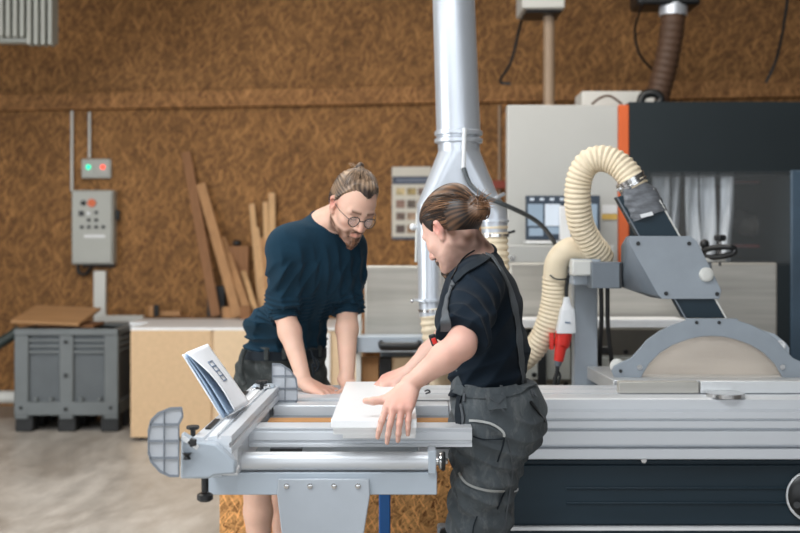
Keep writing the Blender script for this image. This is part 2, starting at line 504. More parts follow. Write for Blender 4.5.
# air heater high in the corner
hp = P(28, 20, 8.6)
ht = empty('air_heater', (hp.x, 8.6, P(0, 45, 8.6).z), 'pale grey ribbed air heater under the ceiling in the corner of the hall', 'heater')
x1h = P(55, 0, 8.3).x; zt = P(0, -30, 8.3).z; zb = P(0, 46, 8.3).z
MB().box((x1h - .9, 8.32, zb + .03), (x1h - .01, 8.42, zt)).build('heater_body', M['heater'], ht, bevel=.01)
for k in range(9):
    xx = x1h - .022 - k * .052
    MB().box((xx - .016, 8.24 , zb + (.0 if k < 4 else .06)), (xx + .016, 8.34, zt)).build('louvre_rib', M['heater'], ht, bevel=.008)

# things high up, right of the duct
Yt = 7.6
ztop_pipe = 2.304
q = lambda px, py, Y=Yt: P(px, py, Y)
o = MB().cyl((q(549, 0, 8.2).x, 8.2, ztop_pipe), (q(549, 4, 8.2).x, 8.2, q(549, 4, 8.2).z), .042, n=20).build('standing_pipe', M['pipe_beige'])
tag(o, 'beige vertical pipe rising behind the white machine cabinet to the box above', 'pipe')
e = empty('junction_box', q(544, 9, 8.2), 'white flat box fixed under the ceiling on top of the beige vertical pipe', 'box')
MB().box(q(522, 8, 8.0), q(565, -14, 8.0) + Vector((0, .4, 0))).build('box_body', M['trunk'], e, bevel=.01)
MB().box(q(526, 12.5, 8.05), q(562, 8.2, 8.05) + Vector((0, .3, 0))).build('box_underside', M['black'], e, bevel=.01)
tag(MB().tube(smooth_path([q(524, 9, 8.3), q(519, 30, 8.5), q(511, 62, 8.6), q(500, 81, 8.7), q(511, 84, 8.7)]), .012, 8).build('hanging_cable', M['black']), 'thin black cable hanging down beside the beige vertical pipe', 'cable')
hs = [q(674, -8, 8.0), q(673, 20, 8.0), q(668, 55, 8.05), q(660, 88, 8.1), q(654, 112, 8.1)]
e = empty('extraction_hose', q(674, 0, 8.0), 'dull brown ribbed extraction hose hanging above the dark machine housing', 'hose')
ribbed_hose(hs, .085, .05, .006, 24).build('hose_body', M['brown_duct'], e)
MB().cyl(q(673, 16, 8), q(674, -14, 8), .1, n=24).build('hose_collar', M['duct'], e)
tag(MB().box(q(638, 4, 7.9), q(690, -12, 8.2)).build('ceiling_bracket', M['black'], bevel=.02), 'black bracket under the ceiling holding the brown extraction hose', 'bracket')
tag(MB().tube(smooth_path([q(642, 4, 7.9), q(635, 30, 8.2), q(640, 55, 8.3), q(655, 72, 8.4)]), .01, 8).build('hanging_cable', M['black']), 'thin black cable looping down left of the brown hose', 'cable')
tag(MB().tube(smooth_path([q(788, -5, 8.2), q(783, 30, 8.3), q(776, 60, 8.4), q(766, 83, 8.45)]), .012, 8).build('hanging_cable', M['black']), 'thin black cable hanging above the right end of the dark machine', 'cable')

# ------------------------------------------------------------------ pallet crate
Yc = 8.6; xl, xr = P(14, 0, Yc).x, P(118, 0, Yc).x; H = .80
cr = empty('pallet_crate', ((xl + xr) / 2, Yc + .45, 0), 'large grey plastic pallet crate on the floor by the chipboard wall', 'crate')
yb = 9.3
b = MB()
wt = .03
b.box((xl + .02, Yc + .03, .13), (xr - .02, Yc + .06, H - .02)); b.box((xl + .02, yb - .05, .13), (xr - .02, yb - .02, H - .02))
b.box((xl + .02, Yc + .03, .13), (xl + .05, yb - .02, H - .02)); b.box((xr - .05, Yc + .03, .13), (xr - .02, yb - .02, H - .02))
b.box((xl + .02, Yc + .03, .13), (xr - .02, yb - .02, .17))
b.build('crate_wall', M['crate_in'], cr, bevel=.004)
w_ = xr - xl; m_ = (xl + xr) / 2
for s in (0, 1):
    yy = Yc if s == 0 else yb - .04
    for xx in (xl, xr - .11): MB().box((xx, yy, .1), (xx + .11, yy + .06, H)).build('corner_post', M['crate'], cr, bevel=.01)
    MB().box((m_ - .055, yy, .1), (m_ + .055, yy + .045, H)).build('middle_post', M['crate'], cr, bevel=.01)

r = MB()
r.box((xl, Yc - .01, H - .05), (xr, Yc + .05, H)); r.box((xl, yb - .05, H - .05), (xr, yb, H))
r.box((xl, Yc, H - .05), (xl + .06, yb, H)); r.box((xr - .06, Yc, H - .05), (xr, yb, H))
r.build('crate_rim', M['crate'], cr, bevel=.008)
r = MB()
for k in range(3):
    z = H - .1 - k * .045
    for a, bb in ((xl + .11, m_ - .055), (m_ + .055, xr - .11)): r.box((a, Yc + .005, z), (bb, Yc + .035, z + .02))
    r.box((xr - .035, Yc + .1, z), (xr - .005, yb - .1, z + .02))
r.build('stiffening_ribs', M['crate'], cr, bevel=.004)
r = MB(); r.box((xl, Yc - .005, .13), (xr, Yc + .05, .235)); r.box((xr - .06, Yc, .13), (xr, yb, .235)); r.box((xl, yb - .05, .13), (xr, yb, .235)); r.box((xl, Yc, .13), (xl + .06, yb, .235))
for a in (xl + .15, xl + .27, m_ + .1, m_ + .24): r.box((a, Yc - .004, .235), (a + .03, Yc + .035, .27))
r.build('crate_skirt', M['crate'], cr, bevel=.008)
for fx in (xl + .07, m_, xr - .07):
    for fy in (Yc + .09, (Yc + yb) / 2, yb - .09):
        MB().box((fx - .07, fy - .07, 0), (fx + .07, fy + .07, .14)).build('crate_foot', M['rubber'], cr, bevel=.01)
for hz in (.7, .44, .18):
    MB().cyl((m_, Yc - .012, hz), (m_, Yc + .01, hz), .016, n=14).build('bolt_hole', M['black'], cr)
for hx in (xl + .055, xr - .055): MB().cyl((hx, Yc - .012, .19), (hx, Yc + .01, .19), .014, n=12).build('bolt_hole', M['black'], cr)

# board lying on the crate
e = MB().box((-.27, -.27, -.012), (.27, .27, .012)).build('loose_board', M['plank'], bevel=.002)
e.location = (P(57, 0, 8.95).x, 8.95, H + .085); e.rotation_euler = (.17, .04, -.05)
tag(e, 'unpainted wooden board lying askew on top of the grey pallet crate', 'board')
e = MB().box((-.22, -.2, -.012), (.22, .2, .012)).build('loose_board', M['wood_dark'], bevel=.002)
e.location = (P(68, 0, 8.9).x, 9.0, H + .008); e.rotation_euler = (0, .02, .05)
tag(e, 'dark offcut board lying under the larger board on the pallet crate', 'board')

# hose and pipe end at the left edge
o = MB().tube(smooth_path([P(-30, 356, 9.2), P(-6, 346, 9.2), P(8, 338, 9.25), P(20, 330, 9.3)]), .045, 14).build('floor_hose', mat('dark_green_hose', srgb(52, 62, 60), .5))
tag(o, 'dark green hose rising behind the pallet crate', 'hose')
e = empty('drain_pipe', P(-10, 405, 9.2), 'grey plastic pipe end lying by the wall left of the pallet crate', 'pipe')
a = P(-40, 397, 9.2); b = P(16, 397, 9.2)
MB().cyl(a, b, .052, n=24).build('pipe_body', M['trunk'], e)
MB().lathe([(.06, 0), (.06, .05), (.05, .055)], P(0, 397, 9.2), (-1, 0, 0)).build('pipe_socket', M['black'], e)

# ------------------------------------------------------------------ white worktop and panels
z = .825
xa, xb = P(99, 0, 9.4).x, P(362, 0, 9.4).x
wt = empty('workbench', ((xa + xb) / 2, 9.2, 0), 'low workbench with a white top along the chipboard wall behind the pallet crate', 'workbench')
MB().box((xa + .35, 9.02, z - .05), (xb, 9.45, z)).build('worktop', M['board_edge'], wt, bevel=.003)
MB().box((xa + .6, 9.06, 0), (xb - .05, 9.4, z - .05)).build('carcass', M['wood_mid'], wt, bevel=.003)
a = wallp(97, 320, .12); b = wallp(205, 329, .06)
o = MB().box((a.x, a.y - .05, .775), (a.x + .42, a.y + .0, .832)).build('cable_trunking', M['trunk'], bevel=.004)
tag(o, 'white horizontal cable trunking over the pallet crate at the end of the workbench', 'cable duct')

pn = empty('panel_cupboard', (-1.5, 8.4, 0), 'beige chipboard cupboard standing in front of the workbench beside the pallet crate', 'cupboard')
zt = P(0, 330.5, 8.2).z; zb = P(0, 441, 8.2).z
xs = [P(v, 0, 8.2).x for v in (130.5, 211, 214, 300, 330, 362)]
MB().box((xs[0], 8.22, .03), (xs[5], 8.75, zt)).build('cupboard_body', M['mdf_light'], pn, bevel=.003)
MB().box((xs[0], 8.2, .03), (xs[1], 8.22, zt)).build('cupboard_door', M['panel_chip'], pn, bevel=.002)
d = MB().box((xs[2], 8.2, .03), (xs[3], 8.22, zt)).build('cupboard_door', M['mdf_light'], pn, bevel=.002)
p = P(252, 338, 8.2); lk = MB().cyl(p, p + Vector((0, -.012, 0)), .022, n=18).build('door_lock', M['white_pl'], pn)
MB().box((xs[4] - .12, 8.195, .03), (xs[4], 8.22, zt - .02)).build('cupboard_door', M['board_edge'], pn, bevel=.002)
MB().box((xs[0], 8.2, zt), (xs[5], 9.0, zt + .02)).build('cupboard_top', M['board_edge'], pn, bevel=.003)
MB().box((xs[0] + .05, 8.26, 0), (xs[5] - .05, 8.7, .03)).build('plinth', M['black'], pn)

# ------------------------------------------------------------------ timber offcuts leaning on the wall
def stick(pt, pb, w, m, lab, th=.02, off0=.06, off1=.28, tw=0):
    t = wallp(*pt, off0); b_ = wallp(*pb, off1)
    b_ = Vector((b_.x, b_.y, z + .004))
    d = (t - b_).normalized()
    u = Vector((math.cos(WROT + tw), math.sin(WROT + tw), 0)); u = (u - d * u.dot(d)).normalized(); n = d.cross(u)
    mb = MB()
    vs = [p + u * a * w / 2 + n * c_ * th / 2 for p in (b_ + Vector((0, 0, .01)), t) for a, c_ in ((-1, -1), (1, -1), (1, 1), (-1, 1))]
    mb.add(vs, [(3, 2, 1, 0), (4, 5, 6, 7), (0, 1, 5, 4), (1, 2, 6, 5), (2, 3, 7, 6), (3, 0, 4, 7)])
    o = mb.build('timber_offcut', M[m], bevel=.002)
    return tag(o, lab, 'timber', 'timber offcuts leaning on the chipboard wall')
stick((186, 152), (216, 322), .085, 'wood_dark', 'longest dark timber batten leaning left against the wall', off0=.02, off1=.2)
stick((201, 184), (238, 322), .082, 'wood_mid', 'thick brown timber batten leaning left in front of the longest one', .03, .05, .3)
stick((222, 238), (250, 322), .065, 'wood_mid', 'shorter brown batten leaning left, right of the thick batten', .03, .05, .34)
stick((241, 264), (258, 322), .045, 'wood_pale', 'thin pale stick leaning left, lowest of the left-leaning sticks', .02, .05, .36)
stick((207, 237), (215, 322), .028, 'wood_mid', 'very thin upright lath left of the thick batten', .015, .02, .12)
stick((252, 204), (262, 318), .05, 'wood_pale', 'pale strip with its tip left of the two tallest pale strips', .02, .02, .2)
stick((256, 228), (266, 320), .06, 'wood_pale', 'wide pale strip standing in front of the tall pale strips', .02, .06, .26)
stick((265.5, 202), (268, 318), .045, 'wood_pale', 'pale strip directly left of the tallest pale strip', .02, .03, .22)
stick((272, 193), (273, 318), .058, 'wood_pale', 'tallest pale strip standing nearly upright behind the man in the blue sweater', .02, .03, .2)
stick((263, 238), (271, 322), .05, 'wood_mid', 'short pale brown strip in front of the tallest pale strip', .02, .09, .32)
def block(pa, pb, off, m, lab):
    a = wallp(*pa, off); b_ = wallp(*pb, off)
    o = MB().box((a.x, a.y, max(b_.z, z + .003)), (b_.x, a.y + .05, a.z)).build('wood_block', M[m], bevel=.002)
    return tag(o, lab, 'wood block', 'wood blocks standing on the workbench')
block((228, 246), (248, 321), .12, 'wood_dark', 'brown upright board with a squared top behind the leaning battens')
block((207, 286), (224, 321), .13, 'rubber', 'dark block behind the thick leaning batten on the workbench')
block((222, 307), (236, 321), .30, 'wood_mid', 'small brown block standing at the foot of the thick batten')
block((240, 306), (250, 321), .42, 'wood_dark', 'small reddish block at the foot of the pale sticks')
block((172, 316), (192, 321), .2, 'wood_dark', 'low dark offcut lying left of the battens on the workbench')
block((149, 306), (153, 321), .2, 'wood_mid', 'short narrow pale peg standing on the workbench, left end')
block((154, 305), (158, 321), .17, 'rubber', 'short black peg standing beside the narrow pale peg')
block((160, 311), (180, 321), .12, 'wood_mid', 'flat brown offcut standing against the wall right of the black peg')
tag(MB().ball(wallp(237, 243, .1), .04, 14, (1, 1, .7)).build('wood_disc', M['black']), 'dark rounded cap on top of the brown upright board', 'cap')

# ------------------------------------------------------------------ CNC machining centre
Yn = 7.0
g = lambda px, py, Y=Yn: P(px, py, Y)
cn = empty('machining_centre', (g(640, 0).x, 7.6, 0), 'large enclosed woodworking machine with white cabinet, orange stripe and dark windowed housing', 'machine')
xw0, xw1, xo1, xe = g(507.5, 0).x, g(618, 0).x, g(628.5, 0).x, 3.4
ztop = g(0, 105).z
MB().box((xw0, Yn, .0), (xw1, 7.12, ztop)).build('white_cabinet', M['cnc_white'], cn, bevel=.006)
MB().box((xw0 + .2, 7.12, .0), (xw1, 8.26, ztop - .03)).build('rear_cabinet', M['cnc_white'], cn, bevel=.006)
MB().box((xw1 + .002, Yn - .01, .0), (xo1, 8.2, ztop + .0)).build('orange_stripe', M['orange'], cn, bevel=.003)
wx0, wx1, wz1, wz0 = g(650, 0).x, g(790, 0).x, g(0, 175).z, g(0, 262).z
hz = g(0, 102.5).z
h = MB()
h.box((xo1, Yn - .03, wz1), (xe, 8.3, hz)); h.box((xo1, Yn - .03, wz0), (wx0, 8.3, wz1)); h.box((wx1, Yn - .03, wz0), (xe, 8.3, wz1)); h.box((xo1, Yn - .03, 0), (xe, 8.3, wz0))
h.build('dark_housing', M['cnc_dark'], cn)
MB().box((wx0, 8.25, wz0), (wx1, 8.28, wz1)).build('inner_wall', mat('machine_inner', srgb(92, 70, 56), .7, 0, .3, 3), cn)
MB().box((wx0 - .02, Yn - .036, wz0 - .02), (wx1 + .02, Yn - .03, wz1 + .02)).build('window_pane', M['window'], cn)
# strip curtain
cm = mat('curtain_strip', srgb(214, 220, 226), .25, 0, .28, 5, (4, 4, .5), bump=.01, bscale=9)
def strip(xa, xb, zt_, zb_, yy, ph):
    mb = MB()
    def fn(u, v):
        x = xa + (xb - xa) * u + .012 * math.sin(v * 5 + ph) * v
        return Vector((x, yy + .022 * math.sin(u * 5 + ph + v * 2.5) + .02 * v * math.sin(ph), zt_ + (zb_ - zt_) * v))
    mb.grid(fn, 12, 14)
    o = mb.build('curtain_strip', cm, cn)
    s = o.modifiers.new('th', 'SOLIDIFY'); s.thickness = .004
for k, (a, b_) in enumerate(((652, 669), (673, 681), (685, 699), (700, 715), (721, 733))):
    strip(g(a, 0, 7.15).x, g(b_, 0, 7.15).x, wz1 + .02, wz0 - .0, 7.15 + .02 * (k % 2), k * 1.7)
ih = ribbed_hose([g(784, 168, 7.8), g(778, 205, 7.8), g(764, 222, 7.7), g(748, 226, 7.7), g(737, 218, 7.8)], .07, .04, .008, 18)
ih.build('inner_hose', mat('inner_hose', srgb(84, 78, 72), .5), cn)
for yy in (182, 246): MB().box(g(733, yy - 1.5, 7.6), g(775, yy + 1.5, 7.66)).build('red_bar', mat('dark_red_bar', srgb(120, 44, 40), .4), cn)
MB().box(g(791, 170, Yn - .05), (xe, Yn - .028, g(0, 400).z)).build('side_column', mat('blue_grey_column', srgb(62, 82, 100), .4, 0, .2, 3), cn, bevel=.01)
# control panel on the white cabinet
mo = MB().box(g(526, 195.5, 6.86), g(599, 240, 6.9)).build('monitor', M['screen_dark'], cn, bevel=.004)
def scr(ax, ay, bx, by, m, nm='screen_window'):
    MB().box(g(ax, ay, 6.852), g(bx, by, 6.858)).build(nm, M[m], mo)
scr(528, 204, 543, 226, 'screen_blue'); scr(545, 204, 560, 226, 'screen_white'); scr(546, 227, 576, 234, 'screen_blue'); scr(529, 228, 543, 236, 'screen_blue'); scr(576, 204, 597, 236, 'screen_blue')
for k in range(6): scr(530 + k * 10, 198, 534 + k * 10, 200.5, 'screen_white', 'screen_icon')
MB().box(g(526, 241, 6.84), g(600, 243.5, 6.98)).build('monitor_shelf', M['white_pl'], cn, bevel=.003)
MB().box(g(560, 206, 6.8), g(570, 240, 6.84)).build('white_tower', M['white_pl'], cn, bevel=.005)
MB().box(g(508, 245, 6.6), g(604, 262, 6.95)).build('keyboard_console', M['cnc_white'], cn, bevel=.006)
p = g(512, 258, 6.6); MB().cyl(p, p + Vector((0, -.01, 0)), .014, n=14).build('console_lock', M['steel'], cn)
MB().box(g(602, 205, Yn - .006), g(617, 213.5, Yn - .001)).build('notice_label', M['white_pl'], cn)
MB().box(g(602, 214, Yn - .006), g(617, 219.5, Yn - .001)).build('notice_label', mat('label_yellow', srgb(214, 178, 92), .5), cn)
eb = g(655, 91, 7.55)
o = MB().box((g(582, 0, 7.55).x, 7.55, ztop - .028), (eb.x, 7.85, eb.z)).build('electrical_box', M['trunk'], bevel=.008)
tag(o, 'low white box lying on top of the white machine cabinet', 'box')
tag(MB().tube(smooth_path([g(640, 103.5, 7.3), g(644, 95, 7.3), g(655, 93.5, 7.3), g(661, 99, 7.3), g(657, 104.5, 7.3)], 6), .028, 12).build('cable_loop', M['black']), 'thick black cable loop lying on top of the machine above the orange stripe', 'cable')
tag(MB().tube(smooth_path([g(592, 104, 7.4), g(600, 98, 7.4), g(610, 96, 7.4), g(622, 104, 7.4)], 6), .008, 8).build('thin_cable', M['brown_duct']), 'thin brown cable arched in front of the low white box', 'cable')
# ================================================================== extraction duct
Yd = 5.0
g5 = lambda px, py: P(px, py, Yd)
du = empty('extraction_duct', g5(455, 100), 'large silver extraction duct coming down from the ceiling and forking above the saw', 'duct')
a = g5(458.5, 137); top = Vector((g5(453, 0).x, Yd, 4.19))
MB().tube([top, g5(453, -20), a], [.094, .094, .099], 48).build('duct_pipe', M['duct'], du)
for dz in (-.018, .016):
    MB().lathe([(.1, -.012), (.108, -.008), (.108, .008), (.1, .012)], a + Vector((0, 0, dz)), n=48).build('clamp_ring', M['duct'], du)
MB().cyl(a + Vector((0, 0, .0)), g5(459, 153), .094, n=48).build('duct_neck', M['duct'], du)
# the fork: two round-to-round branches that share the neck
fk = MB()
n0 = g5(459, 152)
L1 = g5(430.5, 206); R1 = g5(488.5, 206)
def fork_pt(u, v):
    A_ = n0.lerp(L1, v); B_ = n0.lerp(R1, v); r = .094 + (.063 - .094) * v; a = 2 * PI * u
    c = B_ if math.cos(a) > 0 else A_
    return Vector((c.x + r * math.cos(a), Yd + r * math.sin(a), (A_.z + B_.z) / 2 + (c.z - (A_.z + B_.z) / 2)))
fk.grid(fork_pt, 48, 10, closed_u=True)
fk.build('fork', M['duct'], du, angle=50)
L2 = g5(431, 302)
MB().tube([L1 + Vector((0, 0, .01)), L2], [.0615, .0575], 36).build('left_branch', M['duct'], du)
MB().lathe([(.06, -.006), (.078, -.004), (.078, .004), (.06, .006)], g5(430.5, 300)).build('flange', M['duct'], du)
MB().cyl(L2, g5(432, 316), .056, n=32).build('hose_socket', M['duct'], du)
ax = (R1 - n0).normalized()
MB().lathe([(.064, -.008), (.072, -.005), (.072, .005), (.064, .008)], g5(491, 201), ax, 36).build('flange', M['duct'], du)
MB().tube([R1, g5(494, 212), g5(494.5, 236)], [.065, .062, .058], 36).build('right_branch', M['duct'], du)
MB().lathe([(.056, -.008), (.066, -.005), (.066, .005), (.056, .008)], g5(494.5, 221), n=36).build('flange', M['duct'], du)
# blast gate rod on the left branch
MB().cyl(g5(414, 227), g5(431, 227), .009, n=10).build('gate_rod', M['white_pl'], du)
MB().ball(g5(413, 227), .016, 12).build('gate_knob', M['white_pl'], du)
MB().tube([g5(421, 205), g5(417, 214), g5(416, 262)], .006, 8).build('gate_cable', M['trunk'], du)
for a_, b_ in ((g5(418, 301), g5(412, 301)),):
    MB().ball(b_, .009, 10).build('flange_bolt', M['steel'], du)
MB().cyl(P(464.5, 128, 4.88), P(463.5, 169, 4.88), .010, n=14).build('cable_tube', M['white_pl'], du)

h = empty('cream_hose', g5(432, 330), 'cream ribbed hose below the left branch of the silver duct', 'hose')
ribbed_hose([g5(432, 308), g5(433, 322), g5(435, 338), Vector((.17, 5.05, .96)), Vector((.2, 5.3, .82)), Vector((.2, 5.5, .78))], .055, .03, .007).build('hose_body', M['hose'], h)
MB().cyl(g5(432, 309), g5(432, 312), .062, n=28).build('hose_clamp', M['steel'], h)
h = empty('cream_hose', g5(495, 240), 'cream ribbed hose below the right branch of the silver duct behind the man\'s bun', 'hose')
ribbed_hose([g5(494.5, 226), g5(495, 244), g5(496, 268), g5(498, 310), Vector((.45, 5.1, .98)), Vector((.5, 5.4, .8)), Vector((.5, 5.5, .79))], .058, .03, .008).build('hose_body', M['hose'], h)
MB().cyl(g5(494.5, 234), g5(494.5, 237), .066, n=28).build('hose_clamp', M['steel'], h)
MB().cyl(g5(508, 233), g5(515, 231), .006, n=8).build('clamp_tail', M['black'], h)
# control cable that swings over to the console
cp = smooth_path([P(463.5, 168, 4.88), P(470, 184, 4.86), P(484, 196, 4.8), P(505, 205, 4.8), P(530, 217, 4.95), P(545, 229, 5.2), P(556, 246, 5.5), P(560, 262, 5.62)], 10)
o = MB().tube(cp, .0105, 12).build('control_cable', mat('cable_grey', srgb(70, 76, 80), .45))
tag(o, 'dark grey cable curving from the silver duct down to the machine console', 'cable')

# ================================================================== planer with upright plates, in the middle
Y2 = 5.8
g2 = lambda px, py, Y=Y2: P(px, py, Y)
pl = empty('planer_machine', (g2(570, 0).x, 6.1, 0), 'woodworking machine with upright brushed metal plates standing behind the panel saw', 'machine')
MB().box(g2(364.5, 337), g2(506, 265.5, 5.8) + Vector((0, .03, 0))).build('upright_plate', M['cast'], pl, bevel=.012)
MB().box(g2(509, 372), g2(778, 262.5, 5.8) + Vector((0, .03, 0))).build('upright_plate', M['cast'], pl, bevel=.014)
MB().box(g2(352, 352.5, 5.62), g2(426, 336.5, 5.62) + Vector((0, .16, 0))).build('side_rail', M['beam_grey'], pl, bevel=.004)
MB().box(g2(351, 353.5, 5.6), g2(357.5, 335.5, 5.6) + Vector((0, .18, 0))).build('rail_cap', M['saw_grey_dark'], pl, bevel=.004)
hd = MB(); hd.tube(smooth_path([g2(381, 344, 5.62), g2(382, 346, 5.56), g2(386, 346.5, 5.55), g2(414, 346.5, 5.55), g2(418, 346, 5.56), g2(419, 344, 5.62)], 4), .016, 12, flat=1.3)
hd.build('pull_handle', M['black'], pl)
MB().box(g2(426, 328, 5.55), g2(686, 319.5, 5.55) + Vector((0, .22, 0))).build('table_strip', M['board_edge'], pl, bevel=.004)
MB().box(g2(426, 384, 5.78), g2(700, 330, 5.78) + Vector((0, .02, 0))).build('recess_panel', mat('recess_grey', srgb(112, 108, 100), .6, 0, .15, 3), pl)
MB().box(g2(500, 380, 5.66), g2(571, 347, 5.66) + Vector((0, .1, 0))).build('front_cover', M['cabinet'], pl, bevel=.006)
MB().box(g2(600, 388, 5.66), g2(672, 357, 5.66) + Vector((0, .1, 0))).build('front_cover', M['cabinet'], pl, bevel=.006)
MB().box(g2(538, 390, 5.64), g2(546, 350, 5.64) + Vector((0, .03, 0))).build('dark_gap', M['black'], pl)
for px, py in ((534, 375), (626, 352), (628, 366), (566, 384)):
    p = g2(px, py, 5.655); MB().cyl(p, p + Vector((0, .02, 0)), .012, n=12).build('bolt', M['black'], pl)
MB().box(g2(515, 340, 5.6), g2(537, 330, 5.6) + Vector((0, .08, 0))).build('lock_lever', M['black'], pl, bevel=.008)
MB().box((g2(430, 0).x, 5.8, .02), (g2(700, 0).x, 6.35, .92)).build('machine_body', M['cabinet'], pl, bevel=.01)
MB().box((g2(380, 0).x, 5.84, .86), (g2(775, 0).x, 6.3, .98)).build('machine_table', M['saw_grey_dark'], pl, bevel=.006)
MB().box((g2(357, 0).x, 5.66, .02), (g2(362, 0).x, 5.72, g2(0, 262, 5.66).z)).build('side_post', M['trunk'], pl, bevel=.004)
p = g2(361, 275, 5.64); MB().ball(p, .02, 12).build('post_knob', M['steel'], pl)
MB().box((g2(362, 0).x, 5.83, .0), (g2(365, 0).x, 5.9, g2(0, 272).z)).build('back_post', M['wood_dark'], pl)
for k, (xa, xb, m, lab) in enumerate(((362, 379, 'wood_mid', 'brown upright board standing under the grey rail, left of the black post'), (392, 424, 'mdf_light', 'pale brown board standing under the grey rail, right of the black post'))):
    o = MB().box((g2(xa, 0, 5.9).x, 5.72, 0), (g2(xb, 0, 5.9).x, 5.78, .87)).build('standing_board', M[m], bevel=.003); tag(o, lab, 'board')
o = MB().box((g2(379.5, 0).x, 5.71, 0), (g2(391.5, 0).x, 5.79, .87)).build('black_post', M['black'], bevel=.003); tag(o, 'black square post under the grey rail with the black handle', 'post')
# knobs and hand lever on the far side of the guard
kn = empty('height_lever', g2(716, 250, 5.4), 'black lever with star knob sticking up behind the grey guard plate', 'lever')
def star_knob(mb, c, r, h, axis=(0, 0, 1), lobes=5):
    u, v, d = orient(axis); c = Vector(c)
    n = 40; vs = []
    for t, s in ((0, .8), (.2, 1), (.8, 1), (1, .75)):
        for k in range(n):
            a = 2 * PI * k / n; rr = r * s * (1 - .22 * (0.5 + .5 * math.cos(lobes * a)))
            vs.append(c + u * math.cos(a) * rr + v * math.sin(a) * rr + d * h * t)
    fs = []
    for j in range(3):
        for k in range(n):
            a = j * n + k; b = j * n + (k + 1) % n; fs.append((a, b, b + n, a + n))
    fs += [tuple(range(n - 1, -1, -1)), tuple(range(3 * n, 4 * n))]
    return mb.add(vs, fs)
MB().ball(g2(704.5, 244, 5.4), .024, 16).build('ball_knob', M['black'], kn)
MB().cyl(g2(704.5, 246, 5.4), g2(705, 258, 5.4), .008, n=8).build('knob_stem', M['steel'], kn)
sk = MB(); star_knob(sk, g2(720, 241, 5.4), .03, .03); sk.build('star_knob', M['black'], kn)
MB().cyl(g2(720, 240, 5.4), g2(720, 266, 5.4), .007, n=8).build('knob_stem', M['steel'], kn)
MB().tube(smooth_path([g2(700, 252, 5.4), g2(712, 248, 5.35), g2(728, 247, 5.3), g2(734, 249, 5.3), g2(732, 254, 5.3), g2(716, 257, 5.35), g2(700, 257, 5.4)], 6), .014, 10).build('lever_grip', M['black'], kn)
MB().box(g2(700, 262.0, 5.36), g2(726, 258, 5.36) + Vector((0, .1, 0))).build('lever_base', M['trunk'], kn, bevel=.005)
MB().box(g2(703, 300, 5.42), g2(712, 261, 5.42) + Vector((0, .06, 0))).build('lever_column', M['saw_grey'], kn, bevel=.005)
MB().box((g2(703, 0, 5.42).x, 5.42, .0), (g2(712, 0, 5.42).x, 5.48, g2(0, 298, 5.42).z)).build('lever_foot', M['saw_grey'], kn)

# ================================================================== panel saw
sw = empty('panel_saw', (1.6, 4.4, 0), 'long sliding panel saw with aluminium carriage and dark slate base', 'saw')
prof = [(4.36, .90), (4.25, .90), (4.25, .888), (4.235, .888), (4.235, .90), (4.12, .90), (4.12, .892), (4.105, .892), (4.105, .90),
        (4.0, .90), (3.985, .895), (3.985, .862), (3.975, .852), (3.975, .829), (3.985, .826), (3.985, .822), (3.972, .819), (3.972, .796), (3.99, .792), (3.99, .787),
        (3.965, .784), (3.965, .737), (4.0, .733), (4.0, .724), (3.965, .721), (3.965, .687), (3.975, .682), (4.36, .682)]
MB().prism([(-.44, y, z) for y, z in prof], (3.7, 0, 0)).build('sliding_carriage', M['alu'], sw, smooth=False)
MB().box((-.448, 3.962, .68), (-.441, 4.362, .902)).build('carriage_end_cap', M['saw_grey_dark'], sw, bevel=.003)
MB().box((.27, 4.03, .0), (3.2, 4.85, .672)).build('base', M['slate'], sw, bevel=.006)
MB().box((.27, 4.015, .44), (3.2, 4.03, .655)).build('base_panel', M['slate'], sw, bevel=.004)
for zz in (.572, .518): MB().box((.6, 4.008, zz - .004), (2.7, 4.015, zz + .004)).build('pressed_rib', M['slate'], sw, bevel=.003)
zl = HC - (529 - HZ) * 4.0 / F
MB().box((.27, 4.0, zl - .006), (3.2, 4.03, zl + .006)).build('white_trim_line', M['board_edge'], sw)
p = P(644, 460.5, 3.97); MB().cyl(p, p + Vector((0, .04, 0)), .01, n=12).build('stop_screw', M['steel'], sw)
p = P(528, 480, 4.0)
# hand wheel
hw = MB().lathe([(.088, .0), (.094, -.008), (.094, -.02), (.086, -.026), (.084, -.02), (.08, -.018)], P(811, 495.5, 4.015), (0, 1, 0), 48)
wheel = hw.build('hand_wheel', M['white_pl'], sw)
MB().lathe([(.083, 0), (.083, .0), (.07, -.012), (.03, -.02), (.0, -.022)], P(811, 495.5, 3.99), (0, 1, 0), 48).build('wheel_face', M['black'], wheel)
MB().cyl(P(797, 505, 3.97), P(797, 505, 3.94), .012, n=14).build('wheel_grip', M['black'], wheel)
# cast saw table behind the carriage
tt = .915
MB().add([(.845, 4.40, tt), (3.2, 4.40, tt), (3.2, 4.90, tt), (.825, 4.90, tt), (.845, 4.40, tt - .055), (3.2, 4.40, tt - .055), (3.2, 4.90, tt - .055), (.825, 4.90, tt - .055)],
         [(0, 1, 2, 3), (7, 6, 5, 4), (0, 4, 5, 1), (1, 5, 6, 2), (2, 6, 7, 3), (3, 7, 4, 0)]).build('saw_table', M['cast_white'], sw, bevel=.003)
MB().box((.9, 4.45, .672), (3.2, 4.88, tt - .055)).build('table_support', M['saw_grey_dark'], sw)
a = P(619, 396, 4.1); b = P(699, 383.5, 4.1)
MB().box((a.x, 4.1, .902), (b.x, 4.145, .945)).build('table_lip', M['cast'], sw, bevel=.003)
MB().box((b.x + .006, 4.1, .902), (3.2, 4.145, .948)).build('table_lip', M['cast_white'], sw, bevel=.003)
MB().cyl((P(723, 394, 4.06).x, 4.03, .9), (P(723, 394, 4.06).x, 4.03, .914), .068, n=48).build('steel_disc', M['steel'], sw)
